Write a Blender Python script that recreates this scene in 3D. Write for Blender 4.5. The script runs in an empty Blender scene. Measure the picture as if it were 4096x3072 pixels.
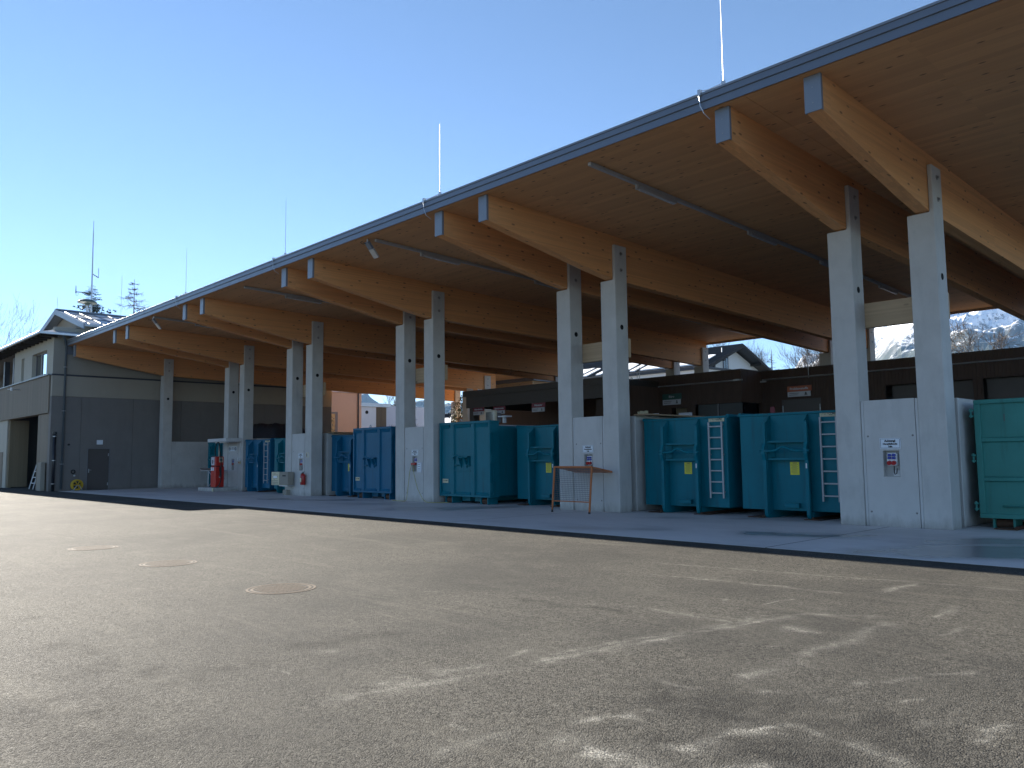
import bpy, bmesh, math, random
import numpy as np
from mathutils import Vector, Matrix, noise as mnoise
R = math.radians
random.seed(7)
C = bpy.context.scene.collection
scene = bpy.context.scene

# ---------------------------------------------------------------- camera
CAM_LOC = (0.0, -18.1416, 1.6)
YAW, PITCH, ROLL = 0.8095, 0.0911, -0.0112
cy, sy = math.cos(YAW), math.sin(YAW)
fwd = Vector((-sy, cy, 0)); rgt = Vector((cy, sy, 0)); upv = Vector((0, 0, 1))
f2 = fwd*math.cos(PITCH) + upv*math.sin(PITCH)
u2 = upv*math.cos(PITCH) - fwd*math.sin(PITCH)
r3 = rgt*math.cos(ROLL) + u2*math.sin(ROLL)
u3 = u2*math.cos(ROLL) - rgt*math.sin(ROLL)
camd = bpy.data.cameras.new('camera')
cam = bpy.data.objects.new('camera', camd); C.objects.link(cam)
M = Matrix((r3, u3, -f2)).transposed().to_4x4(); M.translation = Vector(CAM_LOC)
cam.matrix_world = M
camd.sensor_width = 36; camd.lens = 3218.76/4096*36
camd.clip_start = 0.1; camd.clip_end = 30000
scene.camera = cam
cyc = scene.cycles; cyc.max_bounces = 7; cyc.diffuse_bounces = 4; cyc.glossy_bounces = 3; cyc.transmission_bounces = 2; cyc.volume_bounces = 0; cyc.transparent_max_bounces = 4

# ---------------------------------------------------------------- light
SUN_DIR = Vector((-2.66, 0.105, 1.0)).normalized()      # towards the sun
elev = math.asin(SUN_DIR.z)
world = bpy.data.worlds.new('World'); scene.world = world; world.use_nodes = True
nt = world.node_tree; nt.nodes.clear()
wo = nt.nodes.new('ShaderNodeOutputWorld'); bg = nt.nodes.new('ShaderNodeBackground')
sky = nt.nodes.new('ShaderNodeTexSky'); sky.sky_type = 'NISHITA'; sky.sun_disc = False
sky.sun_elevation = elev
sky.sun_rotation = math.atan2(SUN_DIR.x, SUN_DIR.y)
sky.altitude = 1000; sky.air_density = 0.72; sky.dust_density = 0.0; sky.ozone_density = 2.2
bg.inputs['Strength'].default_value = 0.05
nt.links.new(sky.outputs[0], bg.inputs['Color']); nt.links.new(bg.outputs[0], wo.inputs['Surface'])
sund = bpy.data.lights.new('sun', 'SUN'); sund.energy = 5.0; sund.angle = R(0.5); sund.color = (1.0, 0.93, 0.82)
sun = bpy.data.objects.new('sun', sund); C.objects.link(sun)
sun.rotation_euler = (-SUN_DIR).to_track_quat('-Z', 'Y').to_euler()
vs = scene.view_settings
vs.view_transform = 'Standard'; vs.look = 'None'; vs.exposure = 2.06; vs.gamma = 1.0; vs.use_curve_mapping = False

# ---------------------------------------------------------------- node helpers
def newmat(name):
    m = bpy.data.materials.new(name); m.use_nodes = True
    n = m.node_tree; n.nodes.clear()
    o = n.nodes.new('ShaderNodeOutputMaterial'); b = n.nodes.new('ShaderNodeBsdfPrincipled')
    n.links.new(b.outputs[0], o.inputs['Surface'])
    return m, n, b
def pos(n, scale=(1, 1, 1)):
    g = n.nodes.new('ShaderNodeNewGeometry'); v = n.nodes.new('ShaderNodeVectorMath'); v.operation = 'MULTIPLY'
    v.inputs[1].default_value = scale
    n.links.new(g.outputs['Position'], v.inputs[0]); return v.outputs[0]
def noise(n, vec, scale, detail=4, rough=.6, dist=0.0):
    t = n.nodes.new('ShaderNodeTexNoise'); t.inputs['Scale'].default_value = scale
    t.inputs['Detail'].default_value = detail; t.inputs['Roughness'].default_value = rough
    t.inputs['Distortion'].default_value = dist
    n.links.new(vec, t.inputs['Vector']); return t.outputs['Fac']
def ramp(n, fac, p0, p1, c0=(0, 0, 0, 1), c1=(1, 1, 1, 1)):
    r = n.nodes.new('ShaderNodeValToRGB'); e = r.color_ramp.elements
    e[0].position = p0; e[1].position = p1; e[0].color = c0; e[1].color = c1
    n.links.new(fac, r.inputs['Fac']); return r.outputs['Color']
def mixc(n, fac, a, b, mode='MIX'):
    m = n.nodes.new('ShaderNodeMix'); m.data_type = 'RGBA'; m.blend_type = mode
    for sock, v in ((m.inputs[0], fac), (m.inputs[6], a), (m.inputs[7], b)):
        if isinstance(v, (int, float)): sock.default_value = v
        elif isinstance(v, tuple): sock.default_value = v if len(v) == 4 else v+(1,)
        else: n.links.new(v, sock)
    return m.outputs[2]
def mth(n, op, a, b=None, clamp=False):
    m = n.nodes.new('ShaderNodeMath'); m.operation = op; m.use_clamp = clamp
    for i, v in enumerate((a, b)):
        if v is None: continue
        if isinstance(v, (int, float)): m.inputs[i].default_value = v
        else: n.links.new(v, m.inputs[i])
    return m.outputs[0]
def bump(n, b, h, strength, dist=.01):
    k = n.nodes.new('ShaderNodeBump'); k.inputs['Strength'].default_value = strength; k.inputs['Distance'].default_value = dist
    n.links.new(h, k.inputs['Height']); n.links.new(k.outputs[0], b.inputs['Normal'])
def paint(name, col, rough=.5, var=.18, metallic=0.0, nscale=3.0, dirt=.0, spec=.5, bmp=0.0):
    m, n, b = newmat(name)
    p = pos(n); f = noise(n, p, nscale, 5, .65)
    lo = tuple(c*(1-var) for c in col); hi = tuple(min(1, c*(1+var)) for c in col)
    c = mixc(n, f, lo, hi)
    if dirt:
        f2_ = noise(n, pos(n, (1, 1, .35)), 1.7, 6, .7)
        c = mixc(n, mth(n, 'MULTIPLY', ramp(n, f2_, .5, .75), dirt), c, (.05, .045, .04))
    n.links.new(c, b.inputs['Base Color'])
    rr = mth(n, 'MULTIPLY_ADD', noise(n, p, nscale*4, 3), .25); n.nodes[-1].inputs[2].default_value = rough-.12
    n.links.new(rr, b.inputs['Roughness']); b.inputs['Metallic'].default_value = metallic
    b.inputs['Specular IOR Level'].default_value = spec
    if bmp: bump(n, b, noise(n, p, 60, 3), bmp, .004)
    return m

MAT = {}
def wood(name, col, axis, knots=True, rough=.6, lam=.04):
    # axis: direction of the grain (0 = x, 1 = y, 2 = z)
    m, n, b = newmat(name)
    s = [9, 9, 9]; s[axis] = .35
    g = noise(n, pos(n, tuple(s)), 3.0, 5, .6, .3)
    s2 = [1/lam]*3; s2[axis] = .22
    bl = n.nodes.new('ShaderNodeTexWhiteNoise'); bl.noise_dimensions = '3D'
    fl = n.nodes.new('ShaderNodeVectorMath'); fl.operation = 'FLOOR'
    n.links.new(pos(n, tuple(s2)), fl.inputs[0]); n.links.new(fl.outputs[0], bl.inputs['Vector'])
    c = mixc(n, g, tuple(v*.78 for v in col), tuple(min(1, v*1.15) for v in col))
    c = mixc(n, mth(n, 'MULTIPLY', bl.outputs['Value'], .48), c, tuple(v*.62 for v in col))
    big = noise(n, pos(n), .5, 3)
    c = mixc(n, mth(n, 'MULTIPLY', big, .25), c, tuple(v*.8 for v in col))
    if knots:
        sp = n.nodes.new('ShaderNodeSeparateXYZ'); n.links.new(pos(n), sp.inputs[0])
        oth = [k_ for k_ in range(3) if k_ != axis]
        cb = n.nodes.new('ShaderNodeCombineXYZ')
        n.links.new(mth(n, 'MULTIPLY', sp.outputs[axis], 1.7), cb.inputs[0])
        n.links.new(mth(n, 'MULTIPLY', mth(n, 'ADD', sp.outputs[oth[0]], sp.outputs[oth[1]]), 4.5), cb.inputs[1])
        v = n.nodes.new('ShaderNodeTexVoronoi'); v.voronoi_dimensions = '2D'; v.inputs['Scale'].default_value = 1.0; v.inputs['Randomness'].default_value = 1.0
        n.links.new(cb.outputs[0], v.inputs['Vector'])
        sel = ramp(n, v.outputs['Color'], .58, .66)
        k = ramp(n, v.outputs['Distance'], .06, .13, (1, 1, 1, 1), (0, 0, 0, 1))
        c = mixc(n, mth(n, 'MULTIPLY', mth(n, 'MULTIPLY', k, sel), .75), c, tuple(v_*.14 for v_ in col))
    n.links.new(c, b.inputs['Base Color']); b.inputs['Roughness'].default_value = rough
    b.inputs['Specular IOR Level'].default_value = .3
    bump(n, b, g, .12, .003)
    return m
def concrete(name, col, var=.16, stain=.35, rough=.75):
    m, n, b = newmat(name)
    p = pos(n)
    f = noise(n, p, 1.6, 6, .65); f3 = noise(n, pos(n, (1, 1, .25)), 2.3, 5, .7); fine = noise(n, p, 70, 2)
    c = mixc(n, f, tuple(v*(1-var) for v in col), tuple(v*(1+var) for v in col))
    c = mixc(n, mth(n, 'MULTIPLY', ramp(n, f3, .52, .8), stain), c, tuple(v*.6 for v in col))
    c = mixc(n, mth(n, 'MULTIPLY', ramp(n, fine, .62, .8), .5), c, tuple(v*.72 for v in col))
    pore = n.nodes.new('ShaderNodeTexVoronoi'); pore.inputs['Scale'].default_value = 9
    n.links.new(p, pore.inputs['Vector'])
    c = mixc(n, mth(n, 'MULTIPLY', ramp(n, pore.outputs['Distance'], .03, .07, (1, 1, 1, 1), (0, 0, 0, 1)), .45), c, tuple(v*.45 for v in col))
    sp = n.nodes.new('ShaderNodeSeparateXYZ'); n.links.new(p, sp.inputs[0])
    foot = mth(n, 'ADD', mth(n, 'MULTIPLY', sp.outputs['Z'], -2.2), mth(n, 'MULTIPLY', noise(n, pos(n, (2.5, 2.5, .8)), 1.5, 4, .7), 1.5))
    c = mixc(n, mth(n, 'MULTIPLY', ramp(n, foot, .25, .85), .5), c, (.14, .125, .10))
    n.links.new(c, b.inputs['Base Color']); b.inputs['Roughness'].default_value = rough
    b.inputs['Specular IOR Level'].default_value = .3
    bump(n, b, mth(n, 'ADD', fine, f), .25, .004)
    return m

# masks for marks and wet patches, worked out per ground vertex
def vnoise(x, y, f, seed=0, octv=4):
    out = np.zeros_like(x); amp = .5; tot = 0
    for o in range(octv):
        X = x*f; Y = y*f; xi = np.floor(X); yi = np.floor(Y); u = X-xi; v = Y-yi; u = u*u*(3-2*u); v = v*v*(3-2*v)
        def h(a, b):
            q = np.sin(a*127.1+b*311.7+seed*74.7+o*19.3)*43758.5453
            return q-np.floor(q)
        out += amp*((h(xi, yi)*(1-u)+h(xi+1, yi)*u)*(1-v)+(h(xi, yi+1)*(1-u)+h(xi+1, yi+1)*u)*v); tot += amp
        amp *= .55; f *= 2.1
    return out/tot
def sstep(a, b, x):
    t = np.clip((x-a)/(b-a), 0, 1); return t*t*(3-2*t)
def segmask(x, y, lst):
    m = np.zeros_like(x)
    for (a, b, w, soft, amt) in lst:
        bx, by = b[0]-a[0], b[1]-a[1]; L2 = bx*bx+by*by+1e-9
        h = np.clip(((x-a[0])*bx+(y-a[1])*by)/L2, 0, 1)
        d = np.hypot(x-a[0]-h*bx, y-a[1]-h*by)
        m = np.maximum(m, np.clip((w-d)/soft, 0, 1)*amt)
    return m
def setattr_(me, name, arr):
    at_ = me.attributes.new(name, 'FLOAT', 'POINT'); at_.data.foreach_set('value', arr.astype(np.float32))
def attr(n, name):
    a = n.nodes.new('ShaderNodeAttribute'); a.attribute_name = name; return a.outputs['Fac']

CH = [(-3.76, -11.02), (-3.55, -11.12), (-3.21, -14.77), (-3.21, -14.63), (-3.03, -14.64), (-2.77, -14.72), (-3.29, -14.31), (-3.26, -14.07), (-1.91, -12.96), (-1.78, -12.72), (-2.91, -12.98), (-2.79, -12.93), (-3.0, -9.65), (-3.03, -8.94), (-3.88, -8.5), (-3.86, -7.67), (-3.19, -10.24), (-3.16, -11.36), (-3.16, -11.36), (-3.2, -12.82), (-3.22, -13.91), (-3.02, -13.57), (-2.73, -14.34), (-2.51, -13.65), (-2.46, -13.55), (-1.72, -13.68), (-2.49, -14.4), (-2.27, -14.19), (-5.5, -11.17), (-4.31, -11.15), (-2.63, -10.42), (-2.66, -9.99), (-2.56, -12.92), (-2.5, -12.84), (-4.59, -13.93), (-4.55, -13.38), (-6.02, -14.45), (-5.94, -14.18), (-4.9, -14.74), (-4.8, -13.73), (-3.61, -15.3), (-3.59, -14.85), (-6.76, -9.09), (-4.18, -8.89), (-4.5, -13.36), (-4.05, -10.35), (-4.05, -10.35), (-3.47, -9.97), (-7.54, -8.16), (-2.81, -7.29), (-2.58, -12.42), (-2.04, -11.57), (-1.58, -13.06), (-1.48, -12.63), (-4.81, -15.19), (-4.5, -13.36), (-4.78, -14.64), (-4.84, -13.27), (-4.62, -13.3), (-4.2, -10.6)]
CHW = [0.06, 0.06, 0.1, 0.045, 0.05, 0.025, 0.04, 0.045, 0.07, 0.06, 0.04, 0.05, 0.035, 0.05, 0.03, 0.02, 0.02, 0.03, 0.06, 0.06, 0.05, 0.016, 0.045, 0.05, 0.016, 0.035, 0.03, .045, .03, .025]
CHA = [0.9, 0.8, 1, 0.8, 0.9, 0.8, 0.7, 0.7, 0.45, 0.45, 0.6, 0.9, 0.9, 0.7, 0.6, 0.5, 0.7, 0.9, 1, 0.6, 0.5, 0.9, 0.75, 0.5, 0.7, 0.8, 0.7, .7, .6, .6]
DK = [(-3.32, -13.51), (-2.07, -13.32), (-3.01, -14.43), (-2.25, -13.96), (-6.86, -11.63), (-5.45, -11.5), (-8.02, -16.1), (-6.8, -15.82), (-6.99, -16.16), (-6.37, -15.73), (-6.34, -15.38), (-6.23, -15.11), (-6.49, -14.4), (-6.23, -13.82), (-6.17, -16.63), (-5.14, -16.46), (-9.67, -15.95), (-9.7, -15.69), (-24.67, -12.55), (-18.78, -9.58)]  # dark tyre streaks; those at the left also paint in grain micro-shadow
DKW = [0.3, 0.25, 0.06, 0.08, 0.18, 0.1, 0.12, 0.3, 0.1, 0.15]
def asphalt():
    m, n, b = newmat('asphalt')
    p = pos(n)
    vo = n.nodes.new('ShaderNodeTexVoronoi'); vo.inputs['Scale'].default_value = 105; n.links.new(p, vo.inputs['Vector'])
    vo2 = n.nodes.new('ShaderNodeTexVoronoi'); vo2.inputs['Scale'].default_value = 42; n.links.new(p, vo2.inputs['Vector'])
    sx = n.nodes.new('ShaderNodeSeparateColor'); n.links.new(vo.outputs['Color'], sx.inputs[0])
    sx2 = n.nodes.new('ShaderNodeSeparateColor'); n.links.new(vo2.outputs['Color'], sx2.inputs[0])
    mid = noise(n, p, 5, 5, .72); big = noise(n, p, .3, 4, .62)
    streak = noise(n, pos(n, (.12, 1.0, 1)), 1.6, 5, .72)
    c = mixc(n, ramp(n, sx.outputs[0], .1, .95), (.008, .008, .0075), (.115, .109, .095))
    c = mixc(n, mth(n, 'MULTIPLY', ramp(n, sx2.outputs[1], .55, 1), .5), c, (.185, .173, .146))
    c = mixc(n, mth(n, 'MULTIPLY', ramp(n, mid, .3, .8), .5), c, (.095, .088, .074))
    c = mixc(n, mth(n, 'MULTIPLY', ramp(n, big, .42, .62), .6), c, (.04, .039, .036))
    blot = noise(n, p, 1.1, 5, .7)
    c = mixc(n, mth(n, 'MULTIPLY', ramp(n, blot, .5, .72), .4), c, (.115, .108, .091))
    dust = ramp(n, streak, .56, .8)
    c = mixc(n, mth(n, 'MULTIPLY', dust, .3), c, (.24, .222, .18))
    brk = noise(n, p, 55, 3, .75)
    c = mixc(n, mth(n, 'MULTIPLY', attr(n, 'dark'), ramp(n, mid, .3, .6)), c, (.018, .018, .019))
    c = mixc(n, mth(n, 'MULTIPLY', attr(n, 'chalk'), ramp(n, brk, .38, .62)), c, (.46, .44, .385))
    n.links.new(c, b.inputs['Base Color'])
    rr = mth(n, 'MULTIPLY_ADD', sx.outputs[1], .25); n.nodes[-1].inputs[2].default_value = .78
    n.links.new(rr, b.inputs['Roughness']); n.links.new(mth(n, 'SUBTRACT', .13, mth(n, 'MULTIPLY', attr(n, 'dark'), .1)), b.inputs['Specular IOR Level'])
    bump(n, b, mth(n, 'ADD', mth(n, 'ADD', mth(n, 'SUBTRACT', 1.0, vo.outputs['Distance']), mth(n, 'MULTIPLY', sx2.outputs[0], .5)), mth(n, 'MULTIPLY', blot, 2.0)), .9, .006)
    return m
PUD = [((-8.6, -3.3), (-7.07, -2.2), .55, .95), ((-7.44, -1.2), (-5.74, -1.2), .5, .75), ((-5.9, -4.75), (-5.16, -4.3), .5, .9), ((-4.82, -4.2), (-3.2, -3.6), .75, 1), ((-5.31, -2.25), (-4.0, -1.4), .7, .9), ((-4.4, -3.2), (-3.0, -2.2), .9, 1), ((-12.6, -4.7), (-10.56, -3.6), .5, .6), ((-12.6, -.7), (-12.1, -.5), .4, .8), ((-11.2, .3), (-9.3, .4), .4, .6), ((-21.4, -2.9), (-19.8, -1.2), .7, .8), ((-19.6, -2.1), (-19.0, -.3), .6, .8), ((-31.4, -2.4), (-30.4, -1.9), .5, 1), ((-29.2, -2.0), (-27.6, -.7), .6, .95), ((-33.3, -1.6), (-32.2, -1.5), .35, .9), ((-41.7, -4.9), (-40.3, -4.1), .5, .6), ((-46.1, -3.2), (-44.8, -1.9), .6, .7), ((-25.0, -2.0), (-23.5, -.9), .6, .6), ((-37.5, -2.2), (-36.0, -1.2), .5, .7)]
def slab_mat():
    m, n, b = newmat('wet_concrete_slab')
    p = pos(n)
    f = noise(n, p, .8, 6, .65); fine = noise(n, p, 60, 2); st = noise(n, pos(n, (.4, 1, 1)), 1.1, 5, .7)
    col = (.66, .645, .62)
    c = mixc(n, f, tuple(v*.84 for v in col), tuple(v*1.12 for v in col))
    c = mixc(n, mth(n, 'MULTIPLY', ramp(n, st, .5, .75), .45), c, tuple(v*.55 for v in col))
    c = mixc(n, mth(n, 'MULTIPLY', ramp(n, fine, .6, .8), .3), c, tuple(v*.7 for v in col))
    wet = attr(n, 'wet'); dark = attr(n, 'damp')
    c = mixc(n, mth(n, 'MULTIPLY', dark, .66), c, (.12, .108, .09))
    n.links.new(c, b.inputs['Base Color'])
    rr = mth(n, 'SUBTRACT', .62, mth(n, 'MULTIPLY', wet, .5)); n.links.new(rr, b.inputs['Roughness'])
    k = n.nodes.new('ShaderNodeBump'); k.inputs['Distance'].default_value = .004
    n.links.new(mth(n, 'MULTIPLY', mth(n, 'SUBTRACT', 1.0, wet), .3), k.inputs['Strength'])
    n.links.new(mth(n, 'ADD', fine, f), k.inputs['Height']); n.links.new(k.outputs[0], b.inputs['Normal'])
    return m
def glass(name, col=(.02, .025, .03), rough=.03):
    m, n, b = newmat(name)
    n.links.new(mixc(n, noise(n, pos(n), 2, 3), col, tuple(v*1.6 for v in col)), b.inputs['Base Color'])
    b.inputs['Roughness'].default_value = rough; b.inputs['Specular IOR Level'].default_value = 1.0
    b.inputs['Coat Weight'].default_value = .6
    return m

MAT['asphalt'] = asphalt(); MAT['slab'] = slab_mat()
MAT['concrete'] = concrete('concrete', (.53, .52, .49), .2, .5); MAT['conc_panel'] = concrete('concrete_panel', (.55, .54, .515), .15, .4)
MAT['conc_strip'] = concrete('concrete_strip', (.6, .595, .575), .08, .15)
MAT['glulam'] = wood('glulam', (.80, .385, .15), 1); MAT['glulam_x'] = wood('glulam_pale', (.56, .40, .24), 0)
MAT['soffit'] = wood('soffit_board', (.68, .365, .165), 0, True, .62, .16)
MAT['boardwood'] = wood('board_wood', (.36, .25, .15), 1, False)
MAT['fascia'] = paint('fascia_metal', (.15, .175, .215), .38, .08, .25, 1.2)
MAT['cap'] = paint('cap_metal', (.21, .235, .27), .42, .06, .25, 1.2)
MAT['galv'] = paint('galvanised', (.5, .52, .54), .38, .15, .7, 6)
MAT['roofmetal'] = paint('roof_sheet', (.3, .32, .34), .35, .1, .5, 1.5)
MAT['bolt'] = paint('bolt_steel', (.35, .34, .33), .4, .2, .8, 20)
MAT['black'] = paint('black_rubber', (.012, .012, .013), .6, .3)
MAT['hole'] = paint('hole_dark', (.004, .004, .004), .9, .2)
MAT['white'] = paint('white_plastic', (.75, .76, .76), .45, .05)
def skip_paint(name, col, rough=.45):
    m, n, b = newmat(name); p = pos(n)
    c = mixc(n, noise(n, p, 1.3, 5, .65), tuple(v*.82 for v in col), tuple(v*1.2 for v in col))
    runs = noise(n, pos(n, (7, 7, .5)), 1.0, 4, .65)
    c = mixc(n, mth(n, 'MULTIPLY', ramp(n, runs, .55, .8), .45), c, (.035, .04, .038))
    sc = noise(n, pos(n, (3, 3, 9)), 1.6, 5, .8)
    c = mixc(n, mth(n, 'MULTIPLY', ramp(n, sc, .70, .74), .5), c, (.16, .2, .21))
    ru = noise(n, p, 4.5, 6, .8)
    c = mixc(n, mth(n, 'MULTIPLY', ramp(n, ru, .71, .76), .85), c, (.09, .04, .02))
    n.links.new(c, b.inputs['Base Color']); b.inputs['Specular IOR Level'].default_value = .2
    n.links.new(mth(n, 'MULTIPLY_ADD', runs, .25), b.inputs['Roughness']); n.nodes[-1].inputs[2].default_value = rough-.12
    bump(n, b, noise(n, p, 2.2, 3), .12, .02)
    return m
MAT['teal'] = skip_paint('container_paint', (.0005, .15, .195)); MAT['teal_shaded'] = skip_paint('container_paint_shaded', (.003, .12, .225))  # bluer mix: same paint with the far bays' shade put into the colour
MAT['green'] = skip_paint('container_paint_green', (.055, .25, .215))
MAT['rust'] = paint('rusty_steel', (.09, .045, .025), .8, .4, .2, 9)
MAT['ladder'] = paint('ladder_grey', (.38, .39, .40), .5, .15, .2, 8)
MAT['yellow'] = paint('yellow_sticker', (.72, .66, .04), .5, .06)
MAT['cream'] = paint('cream_plate', (.62, .57, .38), .5, .06)
MAT['ink'] = paint('ink', (.015, .015, .018), .6, .2)
MAT['fadeink'] = paint('faded_ink', (.16, .14, .09), .6, .2)
MAT['signblue'] = paint('sign_white', (.72, .77, .82), .4, .03)
MAT['blue'] = paint('socket_blue', (.015, .04, .32), .35, .1)
MAT['red'] = paint('socket_red', (.42, .02, .02), .35, .1)
MAT['pumpred'] = paint('pump_red', (.55, .025, .012), .35, .12, 0, 3, .12)
MAT['extred'] = paint('extinguisher_red', (.42, .025, .02), .25, .1)
MAT['orange'] = paint('orange_steel', (.5, .16, .05), .5, .2, 0, 5, .2)
MAT['brown'] = wood('brown_cladding', (.095, .058, .042), 2, False, .65, .13)
MAT['browndark'] = paint('brown_fascia', (.1, .083, .072), .6, .15)
MAT['doordark'] = paint('dark_door', (.085, .072, .066), .5, .12)
MAT['h_low'] = concrete('house_concrete_grey', (.19, .178, .165), .12, .35)
MAT['h_band'] = paint('house_plaster', (.36, .33, .27), .85, .07, 0, 2, .06, .2, .3)
MAT['h_up'] = paint('house_plaster_upper', (.32, .295, .245), .85, .07, 0, 2, .06, .2, .3)
MAT['h_cream'] = paint('house_plaster_cream', (.5, .475, .40), .85, .06, 0, 2, .06, .2, .3)
MAT['h_clad'] = wood('house_cladding', (.24, .195, .14), 2, False, .7, .3)
MAT['h_stripe'] = paint('house_flashing', (.035, .04, .055), .5, .1)
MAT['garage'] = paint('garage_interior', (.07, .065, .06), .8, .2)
MAT['gfold'] = wood('folding_door', (.26, .2, .12), 2, False, .6, .3)
MAT['glass'] = glass('window_glass'); MAT['darkglass'] = glass('dark_glass', (.006, .007, .009), .2); MAT['darkglass'].node_tree.nodes['Principled BSDF'].inputs['Specular IOR Level'].default_value = .15; MAT['darkglass'].node_tree.nodes['Principled BSDF'].inputs['Coat Weight'].default_value = 0
MAT['mirror'] = glass('reflecting_pane', (.05, .06, .07), .01); MAT['mirror'].node_tree.nodes['Principled BSDF'].inputs['Metallic'].default_value = .9
MAT['mirror'].node_tree.nodes['Mix'].inputs[6].default_value = (.7, .74, .78, 1); MAT['mirror'].node_tree.nodes['Mix'].inputs[7].default_value = (.76, .8, .84, 1)
MAT['frame'] = paint('window_frame', (.16, .16, .17), .5, .1)
MAT['greenmetal'] = paint('siren_green', (.07, .11, .1), .45, .15)
MAT['peach'] = paint('peach_plaster', (.58, .41, .30), .9, .06, 0, 2, 0, .2)
MAT['whitewall'] = paint('white_plaster', (.78, .77, .74), .9, .04, 0, 1.5, .04, .2)
MAT['planks'] = wood('weathered_planks', (.2, .145, .09), 2, False, .8, .2)
MAT['tile'] = paint('dark_roof_tile', (.035, .038, .046), .5, .25, 0, 6)
MAT['darkwood'] = paint('dark_timber', (.03, .024, .02), .7, .25)
MAT['snow'] = paint('snow', (.86, .88, .9), .7, .04)
MAT['bark'] = paint('bark', (.13, .105, .085), .9, .35, 0, 6)
MAT['barkgrey'] = paint('bark_grey', (.16, .14, .12), .9, .3, 0, 6)
MAT['needle'] = paint('needles', (.03, .048, .028), .7, .4, 0, 1.2)
MAT['leaf'] = paint('bush_leaf', (.11, .12, .07), .7, .45, 0, 2)
MAT['fence'] = wood('fence_boards', (.42, .25, .13), 2, False, .7, .12)
MAT['iron'] = paint('cast_iron', (.115, .088, .064), .85, .25, 0, 12, 0, .2); MAT['iron_dark'] = paint('cast_iron_dark', (.03, .027, .024), .9, .25, 0, 12, 0, .2)
MAT['cablegreen'] = paint('yellow_cable', (.4, .36, .06), .5, .1)
MAT['reel'] = paint('reel_yellow', (.62, .4, .02), .45, .15)
MAT['signred'] = paint('sign_red', (.23, .015, .035), .4, .06)
MAT['signgreen'] = paint('sign_green', (.03, .10, .075), .4, .06)
MAT['signorange'] = paint('sign_orange', (.42, .09, .025), .4, .06)
MAT['signgrey'] = paint('sign_grey', (.55, .56, .6), .4, .04)
MAT['tvcream'] = paint('tv_case', (.62, .56, .42), .45, .08)
MAT['tvscreen'] = glass('tv_screen', (.09, .085, .07), .15)
MAT['lens'] = paint('lamp_lens', (.5, .52, .53), .25, .03)
MAT['pipe'] = paint('downpipe', (.12, .15, .17), .4, .15, .3, 4)
MAT['blackpipe'] = paint('black_pipe', (.012, .014, .02), .35, .2)

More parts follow.
